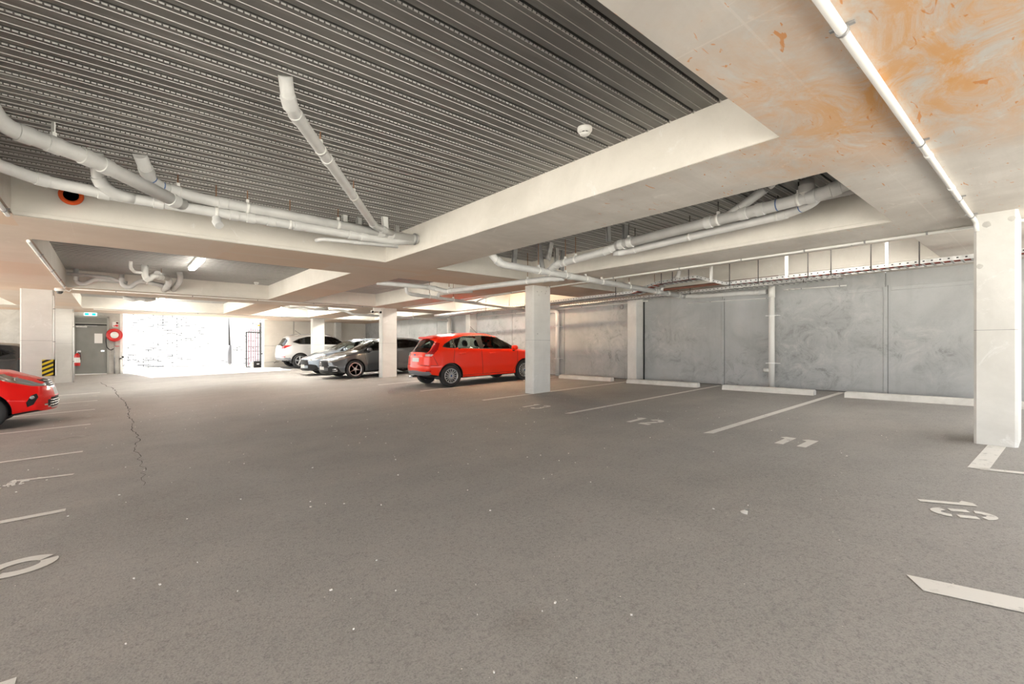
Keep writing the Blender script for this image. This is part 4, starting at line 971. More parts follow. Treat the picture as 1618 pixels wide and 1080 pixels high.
def wheel_parts(S, root):
    r, w = S['tyre']; out = None
    for (x, far) in ((S['axles'][0], 0), (S['axles'][1], 1)):
        for sd in (1, -1):
            M = Matrix.Translation((x, sd * (S['track'] - w / 2), r)) @ Matrix.Rotation(-sd * PI / 2, 4, 'X')
            h = w / 2; rr = S.get('rim', 0.66) * r
            bm = BM(); lathe(bm, [(rr, -h * 0.8), (rr * 1.04, -h * 0.9), (r * 0.93, -h), (r * 0.985, -h * 0.8), (r, -h * 0.4), (r, h * 0.4), (r * 0.985, h * 0.8), (r * 0.94, h), (rr * 1.12, h * 0.96), (rr * 1.03, h * 0.86), (rr, h * 0.7), (rr, -h * 0.8)], M, 40, cap=False)
            wh = obj('wheel', bm, 'tyre', root, local=True)
            bm = BM(); lathe(bm, [(rr * 1.01, h * 0.84), (rr * 0.95, h * 0.88), (rr * 0.90, h * 0.80), (rr * 0.88, h * 0.2)], M, 40, cap=False)
            lathe(bm, [(rr * 0.95, -h * 0.1), (0.0, -h * 0.1)], M, 24, 1)
            n, st = S['spokes'], S['style']
            for k in range(n):
                a = 2 * PI * k / n + 0.1; Q = M @ Matrix.Rotation(a, 4, 'Z')
                if st == 'multi':
                    box(bm, -0.009, 0.009, rr * 0.18, rr * 0.93, h * 0.50, h * 0.80, M=Q)
                elif st == 'twin':
                    for q in (-1, 1):
                        box(bm, -0.011, 0.011, rr * 0.2, rr * 0.94, h * 0.45, h * 0.82, M=Q @ Matrix.Rotation(q * 0.10, 4, 'Z') @ Matrix.Translation((q * 0.016, 0, 0)))
                    box(bm, -0.02, 0.02, rr * 0.2, rr * 0.6, h * 0.3, h * 0.6, 1, M=Q)
                else:
                    box(bm, -0.035, 0.035, rr * 0.15, rr * 0.93, h * 0.40, h * 0.78, M=Q, bev=0.008)
            lathe(bm, [(rr * 0.24, h * 0.5), (rr * 0.22, h * 0.84), (0.0, h * 0.86)], M, 20)
            obj('rim', bm, [S.get('rimmat', 'alloy'), 'alloy_dark'], wh, local=True)
            bm = BM(); lathe(bm, [(rr * 0.13, h * 0.86), (rr * 0.12, h * 0.885), (0.0, h * 0.89)], M, 16); obj('hub_cap', bm, S.get('hubmat', 'alloy'), wh, local=True)
            bm = BM(); ra = S['arch']; W = S['track'] + 0.0
            seg = 28; i0, i1 = W - 0.03, W - 0.36
            ring = [[bm.verts.new((x + ra * 1.01 * math.cos(2 * PI * k / seg), sd * yy, r + ra * 1.01 * math.sin(2 * PI * k / seg))) for k in range(seg)] for yy in (i0, i1)]
            for k in range(seg):
                if math.sin(2 * PI * (k + 0.5) / seg) > -0.30: bm.faces.new((ring[0][k], ring[0][(k + 1) % seg], ring[1][(k + 1) % seg], ring[1][k]))
            bm.faces.new([v for k, v in enumerate(ring[1]) if math.sin(2 * PI * k / seg) > -0.35]) if False else bm.faces.new([ring[1][k % seg] for k in range(-1, seg // 2 + 2)]); obj('wheel_well', bm, 'black_rubber', root, local=True)

def build_car(S, label, group='parked cars'):
    root = empty(S.get('name', 'car'), (0, 0, 0), label, 'car', group)
    xr, xf = S['ext']; N = S.get('N', 170)
    zt, zs, cr, wb, wr, wm, zb = [keyf(S[k]) for k in ('zt', 'zs', 'crown', 'wb', 'wr', 'wm', 'zb')]
    fz, rz = keyf(S['nose'], 0.02), keyf(S['tail'], 0.02); pc, pr = S['plan']
    segs = [2, 2, 14, 20, 2, S.get('ng', 20), 6, 6]; rows = []; segid = []
    for q, n in enumerate(segs): segid += [q] * n
    def xdisp(x, y, z):
        a = sstep(xf - 0.75, xf, x); b = sstep(xr + 0.65, xr, x) if x < xr + 0.65 else 0
        b = 1 - sstep(xr, xr + 0.65, x); yy = min(1, abs(y) / 0.86)
        return x + a * (fz(z) - pc * yy ** 2.4) - b * (rz(z) - pr * yy ** 2.4)
    for i in range(N + 1):
        x = xr + (xf - xr) * i / N
        t, s, b, m, r, o = zt(x), zs(x), wb(x), wm(x), wr(x), zb(x); e = max(t - cr(x), s + 0.004 if t > s + 0.02 else s - 0.01)
        P = [(0, o), (m - 0.11, o), (m - 0.02, o + 0.05), (m, o + 0.42 * (s - o)), (b + S.get('shoulder', 0.012), s - 0.045), (b, s), (r, e), (r * 0.55, e + (t - e) * 0.82), (0, t)]
        L = []
        for q, n in enumerate(segs):
            for k in range(n): u = k / n; L.append((P[q][0] * (1 - u) + P[q + 1][0] * u, P[q][1] * (1 - u) + P[q + 1][1] * u))
        L.append(P[-1])
        for _ in range(2):
            L = [L[0]] + [((L[j - 1][0] + 2 * L[j][0] + L[j + 1][0]) / 4, (L[j - 1][1] + 2 * L[j][1] + L[j + 1][1]) / 4) for j in range(1, len(L) - 1)] + [L[-1]]
        rows.append([(x, max(0, y), z) for y, z in L])
    for _ in range(2):
        rows = [rows[0]] + [[tuple((rows[i - 1][j][c] + 2 * rows[i][j][c] + rows[i + 1][j][c]) / 4 for c in range(3)) for j in range(len(rows[i]))] for i in range(1, N)] + [rows[N]]
    n = len(rows[0]); V = []; F = []
    full = list(range(n)) + list(range(n - 2, 0, -1))                    # closed ring: left side up, right side down
    for i in range(N + 1):
        ring = []
        for q, j in enumerate(full):
            x, y, z = rows[i][j]; y = y if q < n else -y
            ring.append(len(V)); V.append([xdisp(x, y, z), y, z])
        F_ = ring; rows[i] = (rows[i], ring)
    m = len(full)
    for i in range(N):
        A, B = rows[i][1], rows[i + 1][1]
        for q in range(m):
            j = q if q < n - 1 else m - 1 - q
            F.append(((A[q], A[(q + 1) % m], B[(q + 1) % m], B[q]), segid[j]))
    for i, sgn in ((0, -1), (N, 1)):                                     # end caps, closed towards the centre line
        ring = rows[i][1]; K = 10; cols = []
        for j in range(n):
            x, y, z = rows[i][0][j]; col = [ring[j]]
            for k in range(1, 2 * K):
                yy = y * (1 - k / K); col.append(len(V)); V.append([xdisp(x, yy, z), yy, z])
            col.append(ring[(m - j) % m] if 0 < j < n - 1 else ring[j]); cols.append(col)
        for j in range(n - 1):
            for k in range(2 * K):
                q = (cols[j][k], cols[j + 1][k], cols[j + 1][k + 1], cols[j][k + 1])
                F.append((q if sgn > 0 else q[::-1], 9))
    bvh = BVHTree.FromPolygons([Vector(v) for v in V], [f[0] for f in F])
    # snap the grid to window and arch outlines
    px = (xf - xr) / N; r0 = S['tyre'][0]; ra = S['arch']
    arches = [[(ax + ra * math.cos(2 * PI * k / 40), r0 + ra * math.sin(2 * PI * k / 40)) for k in range(40)] for ax in S['axles']]
    polys = S['windows'] + [S['dlo']] + arches + [P for nm, P, ym in S['side_lab'] if nm not in ('cladding', 'sill')]
    for v in V:
        if abs(v[1]) < 0.40: continue
        for P in polys:
            q = snap((v[0], v[2]), P, px * 0.75)
            if q: v[0], v[2] = q; break
    Vv = [Vector(v) for v in V]; parts = {}
    for f, sg in F:
        c = (Vv[f[0]] + Vv[f[1]] + Vv[f[2]] + Vv[f[3]]) / 4; p = (c.x, c.z); lab = 'body'; ay = abs(c.y)
        if ay > 0.40 and any(inpoly(p, A) for A in arches) and sg != 9: continue
        if sg in (0, 1) and c.z < 0.4: lab = 'underbody'
        elif sg == 5 and inpoly(p, S['dlo']) and ay > 0.3:
            lab = 'window_trim'
            for k, P in enumerate(S['windows']):
                if inpoly(p, P): lab = 'side_window.%d.%d' % (k, c.y > 0)
        elif sg in (6, 7) and S['ws'][0] < c.x < S['ws'][1]: lab = 'windscreen'
        elif sg in (6, 7) and S['rw'][0] < c.x < S['rw'][1] and (ay < S.get('rwy', 0.6)): lab = 'rear_window'
        if lab == 'body':
            for nm, P, ym in S['side_lab']:
                if ay > ym and inpoly(p, P) and (sg in (2, 3, 4, 9) or (sg == 5 and (c.x < 0 or S.get('tall_lamps') and ay > 0.50))): lab = nm + ('.%d' % (c.y > 0) if nm not in ('cladding', 'grille') else '')
            for nm, P, front in S['end_lab']:
                if (c.x > xf - 0.7) == front and (c.x > xf - 0.7 or c.x < xr + 0.7) and inpoly((ay, c.z), P) and (sg == 9 or abs(c.x) > min(xf, -xr) - 0.45): lab = nm
            if lab == 'body' and S.get('doors'):
                for k, P in enumerate(S['doors']):
                    if sg in (2, 3, 4) and inpoly(p, P) and ay > 0.4: lab = 'door.%d.%d' % (k, c.y > 0)
        parts.setdefault(lab, []).append(f)
    MT = {'body': S['paint'], 'underbody': 'black_rubber', 'window_trim': 'black_plastic', 'side_window': S.get('glass', 'window_glass'), 'windscreen': 'window_glass', 'rear_window': S.get('rglass', 'window_glass'),
          'headlamp': 'lamp_clear', 'headlamp_trim': 'lamp_bronze', 'tail_lamp': 'tail_red', 'tail_lamp_clear': 'tail_clear', 'grille': 'black_plastic', 'air_intake': 'black_plastic', 'cladding': 'grey_cladding',
          'number_plate': 'plate', 'fog_lamp': 'black_plastic', 'chrome_trim': 'chrome', 'door': S['paint'], 'reflector': 'tail_red', 'sill': 'black_plastic', 'bumper': S['paint']}
    made = {}
    for lab, fs in parts.items():
        nm = lab.split('.')[0]; bm = BM(); mp = {}
        for f in fs:
            vs = []
            for k in f:
                if k not in mp: mp[k] = bm.verts.new(V[k])
                if mp[k] not in vs: vs.append(mp[k])
            if len(vs) > 2:
                try: bm.faces.new(vs).smooth = True
                except ValueError: pass
        made[lab] = obj(nm, bm, MT[nm], root, local=True)
    def hit(x, z, sd):
        h = bvh.ray_cast(Vector((x, 3 * sd, z)), Vector((0, -sd, 0)))
        return h[0].y if h[0] is not None else 0.8 * sd
    bm = BM()
    for line in S.get('gaps', []):
        D = []
        for a, b in zip(line, line[1:]): D += [(a[0] + (b[0] - a[0]) * k / 10, a[1] + (b[1] - a[1]) * k / 10) for k in range(10)]
        D.append(line[-1])
        for sd in (1, -1): tube(bm, [(x, hit(x, z, sd), z) for x, z in D], 0.0045, 5)
    if S.get('gaps'): obj('door_gap', bm, 'black_rubber', root, local=True)
    for (x, z) in S.get('handles', []):
        for sd in (1, -1):
            y = hit(x, z, sd); bm = BM(); box(bm, x - 0.10, x + 0.10, y - 0.024, y + 0.024, z - 0.016, z + 0.016, bev=0.010); obj('door_handle', bm, S.get('handlemat', S['paint']), root, local=True)
    x, z = S['mirror']
    for sd in (1, -1):
        y = hit(x, z, sd); bm = BM()
        box(bm, x - 0.09, x + 0.07, y + sd * 0.13 - 0.10, y + sd * 0.13 + 0.10, z - 0.03, z + 0.11, bev=0.045)
        mr = obj('wing_mirror', bm, S['paint'], root, smooth=True, local=True)
        bm = BM(); box(bm, x - 0.03, x + 0.03, min(y - sd * 0.03, y + sd * 0.10), max(y - sd * 0.03, y + sd * 0.10), z - 0.06, z - 0.02, bev=0.01); obj('mirror_stalk', bm, 'black_plastic', mr, local=True)
    wheel_parts(S, root)
    # cabin
    a, b = S['cabin']; zb_ = S['belt'] - 0.06
    bm = BM(); box(bm, a, b, -0.66, 0.66, 0.26, 0.50); box(bm, b - 0.35, b, -0.62, 0.62, 0.5, zb_, bev=0.05); box(bm, a, a + 0.30, -0.60, 0.60, 0.5, zb_ - 0.04, bev=0.03)
    for sd in (1, -1): box(bm, a, b, sd * 0.68 - 0.02, sd * 0.68 + 0.02, 0.30, zb_ - 0.02)
    obj('cabin_trim', bm, 'cabin_grey', root, local=True)
    hm = S['hp']
    for sx in (S['seats'][0], S['seats'][1]):
        for sd in (1, -1):
            bm = BM(); y = sd * 0.36
            box(bm, sx - 0.02, sx + 0.46, y - 0.24, y + 0.24, 0.42, 0.58, bev=0.05)
            box(bm, -0.07, 0.07, y - 0.23, y + 0.23, 0, hm - 0.80, bev=0.05, M=Matrix.Translation((sx, 0, 0.50)) @ Matrix.Rotation(math.radians(-14), 4, 'Y'))
            st = obj('seat', bm, 'seat_fabric', root, local=True)
            bm = BM(); box(bm, -0.055, 0.055, y - 0.125, y + 0.125, hm - 0.79, hm - 0.59, bev=0.05, M=Matrix.Translation((sx, 0, 0.50)) @ Matrix.Rotation(math.radians(-12), 4, 'Y')); obj('headrest', bm, 'seat_fabric', st, local=True)
    bm = BM(); M = Matrix.Translation((S['seats'][1] + 0.58, -0.36, S['belt'] - 0.02)) @ Matrix.Rotation(math.radians(68), 4, 'Y')
    P = [M @ Vector((0.18 * math.cos(2 * PI * k / 24), 0.18 * math.sin(2 * PI * k / 24), 0)) for k in range(25)]; tube(bm, P, 0.016, 8); tube(bm, [M @ Vector((0, -0.18, 0)), M @ Vector((0, 0.18, 0))], 0.018, 8); obj('steering_wheel', bm, 'black_plastic', root, local=True)
    S['hit'] = hit; S['bvh'] = bvh
    return root
def park(root, x, y, yaw, sc=0.95, lift=None):
    """put the car's ground point on the sloping floor, nose towards yaw"""
    a = math.radians(yaw); z = zf(x, y); sx = (zf(x + 1, y) - zf(x - 1, y)) / 2; sy = (zf(x, y + 1) - zf(x, y - 1)) / 2
    n = Vector((-sx, -sy, 1)).normalized(); f = Vector((math.cos(a), math.sin(a), 0)); f = (f - n * f.dot(n)).normalized(); l = n.cross(f)
    root.matrix_basis = Matrix.Translation((x, y, z)) @ Matrix(((f.x, l.x, n.x), (f.y, l.y, n.y), (f.z, l.z, n.z))).to_4x4() @ Matrix.Scale(sc, 4)

def cpart(name, root, mat, fn, **k):
    bm = BM(); fn(bm); return obj(name, bm, mat, root, local=True, **k)

# --- red five-door hatchback, seen from behind
hatch = dict(name='hatchback_car', ext=(-1.95, 2.02), axles=(-1.245, 1.245), tyre=(0.305, 0.195), arch=0.355, track=0.845, rim=0.66, spokes=15, style='multi', hubmat='badge_blue', N=190,
    zt=[(-1.95, 0.96), (-1.88, 1.02), (-1.56, 1.37), (-1.46, 1.415), (-1.2, 1.45), (-0.7, 1.478), (-0.2, 1.478), (0.2, 1.44), (0.38, 1.385), (1.12, 0.985), (1.45, 0.93), (1.80, 0.83), (2.02, 0.70)],
    zs=[(-1.95, 0.93), (-1.75, 1.00), (-1.3, 1.02), (-0.5, 0.985), (0.3, 0.945), (1.0, 0.905), (1.45, 0.87), (1.80, 0.79), (2.02, 0.66)],
    crown=[(-1.95, 0.02), (-1.5, 0.075), (0.2, 0.075), (0.5, 0.05), (1.1, 0.035), (2.02, 0.035)],
    wb=[(-1.95, 0.70), (-1.6, 0.775), (-1.0, 0.815), (0.8, 0.815), (1.5, 0.79), (1.85, 0.72), (2.02, 0.66)],
    wr=[(-1.95, 0.60), (-1.6, 0.555), (-1.2, 0.575), (0, 0.585), (0.4, 0.60), (1.1, 0.68), (1.5, 0.64), (2.02, 0.52)],
    wm=[(-1.95, 0.74), (-1.6, 0.83), (-1.2, 0.862), (0, 0.845), (1.2, 0.862), (1.6, 0.83), (2.02, 0.72)],
    zb=[(-1.95, 0.33), (-1.6, 0.24), (-1.2, 0.20), (1.2, 0.19), (1.7, 0.20), (2.02, 0.24)],
    nose=[(0.2, -0.10), (0.4, -0.01), (0.55, 0.0), (0.75, -0.08), (0.9, -0.2)], tail=[(0.2, -0.14), (0.42, -0.01), (0.55, 0.0), (0.62, -0.02), (0.85, -0.05), (1.0, -0.09), (1.4, -0.09)], plan=(0.26, 0.16),
    paint='paint_red', dlo=[(-1.43, 1.10), (-1.30, 1.06), (-0.25, 1.00), (1.02, 0.945), (0.92, 1.03), (0.62, 1.235), (0.38, 1.345), (-0.1, 1.395), (-0.7, 1.385), (-1.1, 1.30), (-1.36, 1.17)],
    windows=[[(-1.36, 1.115), (-1.26, 1.075), (-1.08, 1.065), (-1.12, 1.265), (-1.30, 1.18)], [(-1.04, 1.062), (-0.30, 1.025), (-0.34, 1.365), (-0.7, 1.362), (-1.06, 1.285)], [(-0.17, 1.018), (0.78, 0.972), (0.80, 1.075), (0.58, 1.225), (0.36, 1.32), (-0.13, 1.37)]],
    ws=(0.40, 1.10), rw=(-1.86, -1.56), rwy=0.535, doors=[[(-1.02, 0.36), (-1.16, 0.70), (-1.05, 1.06), (-0.26, 1.02), (-0.24, 0.29), (-0.82, 0.28)], [(-0.24, 0.29), (-0.25, 1.02), (1.0, 0.95), (0.98, 0.60), (0.80, 0.28)]],
    side_lab=[('tail_lamp', [(-2.1, 0.87), (-1.74, 0.88), (-1.56, 1.04), (-1.47, 1.20), (-1.54, 1.22), (-1.66, 1.19), (-1.86, 1.04), (-2.1, 0.98)], 0.50), ('tail_lamp_clear', [(-2.1, 0.85), (-1.76, 0.86), (-1.70, 0.91), (-2.1, 0.915)], 0.50),
              ('headlamp', [(2.1, 0.62), (1.62, 0.76), (1.30, 0.90), (1.50, 0.90), (1.86, 0.78), (2.1, 0.68)], 0.40), ('cladding', [(-2.2, 0.1), (-1.66, 0.1), (-1.83, 0.44), (-2.2, 0.50)], 0.0), ('reflector', [(-1.98, 0.44), (-1.80, 0.45), (-1.80, 0.475), (-1.98, 0.47)], 0.62)],
    end_lab=[('number_plate', [(-0.1, 0.70), (0.24, 0.70), (0.24, 0.81), (-0.1, 0.81)], False), ('grille', [(-0.1, 0.25), (0.48, 0.25), (0.56, 0.44), (-0.1, 0.44)], True)],
    gaps=[[(-1.02, 0.36), (-1.16, 0.70), (-1.10, 1.04)], [(-0.24, 0.28), (-0.25, 1.00)], [(0.80, 0.28), (0.98, 0.58), (1.02, 0.93)], [(-0.95, 0.30), (0.80, 0.285)], [(-1.62, 0.62), (-1.72, 0.86)], [(-1.60, 0.60), (-1.95, 0.62)]],
    handles=[(-0.88, 0.90), (0.10, 0.865)], mirror=(0.86, 0.955), cabin=(-1.3, 1.15), belt=0.98, seats=(-0.95, 0.02), hp=1.36)
h = build_car(hatch, 'shiny red five-door hatchback seen from behind, parked left of the second column')
cpart('spoiler', h, 'paint_red', lambda bm: box(bm, -1.60, -1.44, -0.47, 0.47, 1.335, 1.392, bev=0.02))
cpart('rear_wiper', h, 'black_rubber', lambda bm: tube(bm, [(-1.90, 0.02, 1.04), (-1.84, 0.0, 1.10), (-1.80, -0.30, 1.13)], 0.009, 8))
cpart('exhaust_tip', h, 'chrome', lambda bm: tube(bm, [(-1.70, 0.42, 0.27), (-1.96, 0.42, 0.26)], 0.035, 12))
cpart('antenna', h, 'black_rubber', lambda bm: tube(bm, [(0.10, 0, 1.46), (-0.12, 0, 1.66)], 0.006, 6))
cpart('rear_badge', h, 'badge_blue', lambda bm: lathe(bm, [(0.0, 0.0), (0.045, 0.0), (0.04, 0.008), (0.0, 0.01)], Matrix.Translation((-1.925, 0, 0.90)) @ Matrix.Rotation(-PI / 2, 4, 'Y') @ Matrix.Diagonal((0.5, 1.3, 1, 1)), 18))
th = math.radians(-5); park(h, 6.74 + 1.245 * 0.95 * math.cos(th), 11.02 + 1.245 * 0.95 * math.sin(th), -5)

# --- red car at the left edge, seen nose-first
redcar = dict(hatch); redcar.update(name='red_car', tall_lamps=True, ext=(-1.95, 2.13), N=200, spokes=5, style='wide', hubmat='alloy', paint='paint_red_deep',
    zt=[(-1.95, 0.96), (-1.88, 1.02), (-1.50, 1.37), (-1.2, 1.43), (-0.5, 1.45), (0.1, 1.44), (0.45, 1.36), (1.15, 1.035), (1.50, 0.995), (1.80, 0.93), (2.00, 0.855), (2.13, 0.76)],
    zs=[(-1.95, 0.93), (-1.5, 1.0), (0, 0.96), (1.0, 0.95), (1.40, 0.94), (1.75, 0.865), (2.0, 0.78), (2.13, 0.70)],
    crown=[(-1.95, 0.02), (-1.5, 0.07), (0.3, 0.07), (1.1, 0.05), (1.9, 0.05), (2.13, 0.03)],
    wb=[(-1.95, 0.70), (-1.0, 0.80), (0.8, 0.80), (1.4, 0.79), (1.85, 0.70), (2.13, 0.58)], wr=[(-1.95, 0.58), (0, 0.58), (0.5, 0.60), (1.1, 0.70), (1.6, 0.64), (2.13, 0.42)],
    wm=[(-1.95, 0.74), (-1.2, 0.86), (0, 0.845), (1.2, 0.862), (1.7, 0.84), (2.13, 0.74)], zb=[(-1.95, 0.30), (-1.2, 0.20), (1.2, 0.19), (1.65, 0.19), (2.13, 0.235)],
    nose=[(0.15, -0.10), (0.26, -0.01), (0.34, -0.01), (0.48, 0.0), (0.60, -0.03), (0.75, -0.09), (0.95, -0.28)], plan=(0.34, 0.16),
    side_lab=[('headlamp_trim', [(2.2, 0.655), (1.84, 0.700), (1.58, 0.795), (1.30, 0.925), (1.34, 0.945), (1.62, 0.93), (1.86, 0.87), (2.2, 0.70)], 0.38), ('headlamp', [(2.2, 0.665), (1.86, 0.710), (1.66, 0.79), (1.62, 0.86), (1.70, 0.885), (1.88, 0.835), (2.2, 0.69)], 0.38),
              ('fog_lamp', [(1.78, 0.34), (1.86, 0.38), (1.92, 0.50), (1.90, 0.57), (1.83, 0.54), (1.77, 0.42)], 0.55), ('tail_lamp', [(-2.1, 0.80), (-1.70, 0.84), (-1.6, 1.0), (-2.1, 0.98)], 0.5)],
    end_lab=[('grille', [(-0.1, 0.66), (0.36, 0.665), (0.43, 0.70), (0.34, 0.80), (-0.1, 0.81)], True), ('chrome_trim', [(-0.1, 0.636), (0.40, 0.642), (0.46, 0.70), (0.43, 0.70), (0.36, 0.665), (-0.1, 0.66)], True),
             ('chrome_trim', [(-0.1, 0.255), (0.42, 0.265), (0.60, 0.36), (0.56, 0.36), (0.42, 0.295), (-0.1, 0.285)], True), ('air_intake', [(-0.1, 0.285), (0.42, 0.295), (0.56, 0.36), (0.44, 0.47), (-0.1, 0.48)], True),
             ('number_plate', [(-0.1, 0.50), (0.245, 0.50), (0.245, 0.625), (-0.1, 0.625)], True)],
    gaps=[[(0.98, 0.30), (1.02, 0.60), (1.05, 0.93)]], mirror=(0.80, 1.0), doors=[])
k = build_car(redcar, 'glossy red car nosing in from the left edge of the photo')
def bars(bm):
    for z in (0.33, 0.375, 0.42): 
        for sd in (1, -1):
            P = []
            for q in range(10):
                y = sd * 0.46 * q / 9; hh = redcar['bvh'].ray_cast(Vector((4, y, z)), Vector((-1, 0, 0))); P.append((hh[0].x + 0.004, y, z))
            tube(bm, P, 0.008, 6)
    for z in (0.70, 0.735, 0.77):
        P = []
        for q in range(13):
            y = -0.32 + 0.64 * q / 12; hh = redcar['bvh'].ray_cast(Vector((4, y, z)), Vector((-1, 0, 0))); P.append((hh[0].x + 0.004, y, z))
        tube(bm, P, 0.007, 6)
cpart('grille_bars', k, 'chrome', bars)
for sd in (1, -1):
    def lens(bm):
        y = redcar['hit'](1.845, 0.50, sd); T = Matrix.Translation((1.845, y - sd * 0.005, 0.50)) @ Matrix.Rotation(-sd * PI / 2, 4, 'X') @ Matrix.Rotation(0.5, 4, 'Y')
        lathe(bm, [(0.036, 0.0), (0.030, 0.014), (0, 0.018)], T, 16, cap=False)
    cpart('fog_lens', k, 'lamp_clear', lens)
park(k, -1.575 - 1.245 * 0.95, 11.87, 0)

# --- grey sedan with twin-spoke wheels
sedan = dict(name='sedan_car', ext=(-2.12, 2.27), axles=(-1.365, 1.365), tyre=(0.325, 0.21), arch=0.372, track=0.885, rim=0.72, spokes=5, style='twin', hubmat='alloy', N=190,
    zt=[(-2.12, 0.92), (-1.98, 1.02), (-1.62, 1.30), (-1.3, 1.385), (-0.8, 1.43), (-0.3, 1.44), (0.1, 1.41), (0.35, 1.36), (1.15, 1.00), (1.5, 0.95), (1.9, 0.86), (2.15, 0.77), (2.27, 0.69)],
    zs=[(-2.12, 0.88), (-1.5, 0.97), (-0.5, 0.955), (0.5, 0.93), (1.2, 0.90), (1.7, 0.85), (2.1, 0.74), (2.27, 0.66)],
    crown=[(-2.12, 0.02), (-1.6, 0.07), (0.2, 0.075), (1.1, 0.04), (2.0, 0.045), (2.27, 0.03)],
    wb=[(-2.12, 0.70), (-1.6, 0.80), (0, 0.83), (1.3, 0.83), (1.9, 0.76), (2.27, 0.62)], wr=[(-2.12, 0.58), (-1.5, 0.56), (0, 0.59), (0.4, 0.61), (1.15, 0.70), (1.7, 0.65), (2.27, 0.45)],
    wm=[(-2.12, 0.76), (-1.4, 0.895), (0, 0.875), (1.4, 0.895), (1.9, 0.86), (2.27, 0.76)], zb=[(-2.12, 0.32), (-1.4, 0.20), (1.4, 0.18), (1.9, 0.17), (2.27, 0.20)],
    nose=[(0.15, -0.05), (0.25, 0.0), (0.50, 0.0), (0.62, -0.01), (0.75, -0.06), (0.9, -0.22)], tail=[(0.2, -0.1), (0.5, 0), (0.9, -0.06), (1.3, -0.1)], plan=(0.36, 0.2),
    paint='paint_grey', glass='privacy_glass', dlo=[(-1.56, 1.07), (-1.3, 1.03), (-0.2, 0.985), (1.02, 0.94), (0.92, 1.02), (0.60, 1.20), (0.34, 1.31), (-0.1, 1.365), (-0.7, 1.36), (-1.2, 1.28), (-1.5, 1.15)],
    windows=[[(-1.25, 1.045), (-0.36, 1.005), (-0.38, 1.335), (-0.7, 1.335), (-1.18, 1.255), (-1.35, 1.17)], [(-0.24, 1.0), (0.80, 0.965), (0.80, 1.06), (0.57, 1.19), (0.32, 1.29), (-0.21, 1.34)]],
    ws=(0.40, 1.12), rw=(-1.96, -1.62), doors=[[(-1.02, 0.36), (-1.16, 0.70), (-1.05, 1.02), (-0.30, 1.0), (-0.28, 0.29), (-0.82, 0.28)], [(-0.28, 0.29), (-0.29, 1.0), (0.98, 0.94), (0.96, 0.60), (0.86, 0.28)]],
    side_lab=[('headlamp_trim', [(2.4, 0.60), (2.02, 0.625), (1.70, 0.72), (1.52, 0.79), (1.56, 0.80), (1.95, 0.765), (2.4, 0.70)], 0.42), ('headlamp', [(2.4, 0.62), (2.02, 0.645), (1.72, 0.735), (1.66, 0.765), (1.95, 0.745), (2.4, 0.68)], 0.42),
              ('air_intake', [(2.4, 0.24), (1.98, 0.235), (1.86, 0.27), (1.96, 0.43), (2.12, 0.47), (2.4, 0.45)], 0.48), ('tail_lamp', [(-2.3, 0.82), (-1.8, 0.86), (-1.74, 0.92), (-2.3, 0.95)], 0.45), ('sill', [(-1.0, 0.1), (1.0, 0.1), (1.0, 0.24), (-1.0, 0.24)], 0.5)],
    end_lab=[('grille', [(-0.1, 0.42), (0.44, 0.42), (0.50, 0.52), (0.46, 0.64), (-0.1, 0.66)], True), ('number_plate', [(-0.1, 0.34), (0.25, 0.34), (0.25, 0.45), (-0.1, 0.45)], True), ('air_intake', [(-0.1, 0.21), (0.5, 0.21), (0.46, 0.31), (-0.1, 0.32)], True)],
    gaps=[[(-1.02, 0.36), (-1.16, 0.70), (-1.10, 1.0)], [(-0.28, 0.28), (-0.29, 0.98)], [(0.86, 0.28), (0.96, 0.58), (1.0, 0.92)], [(1.62, 0.80), (1.15, 0.905)]],
    handles=[(-0.92, 0.88), (0.02, 0.85)], mirror=(0.84, 0.96), cabin=(-1.4, 1.2), belt=0.97, seats=(-1.0, 0.0), hp=1.33)
m = build_car(sedan, 'dark grey sedan with black twin-spoke wheels, half behind the third column')
cpart('badge_ring', m, 'chrome', lambda bm: (tube(bm, [(2.285, 0.085 * math.cos(2 * PI * q / 20), 0.545 + 0.085 * math.sin(2 * PI * q / 20)) for q in range(21)], 0.009, 6), [tube(bm, [(2.285, 0, 0.545), (2.285, 0.08 * math.sin(a), 0.545 + 0.08 * math.cos(a))], 0.008, 6) for a in (0, 2.094, 4.189)]))
for sd in (1, -1):
    def fins(bm):
        for z in (0.30, 0.36):
            tube(bm, [(x, sedan['hit'](x, z, sd) + sd * 0.004, z) for x in (1.98, 2.02, 2.06, 2.10)], 0.012, 6)
    cpart('intake_fin', m, 'chrome', fins)
park(m, 6.30 + 1.365 * 0.95, 16.42, 180)
blue = dict(sedan); blue.update(name='sedan_car', paint='paint_bluegrey', glass='window_glass', style='wide', N=120)
blue['zt'] = [(x, z + (0.02 if x < 1.2 else 0.0)) for x, z in sedan['zt']]
b = build_car(blue, 'pale blue-grey sedan parked beyond the dark grey sedan'); park(b, 6.42 + 1.365 * 0.95, 18.95, 180)
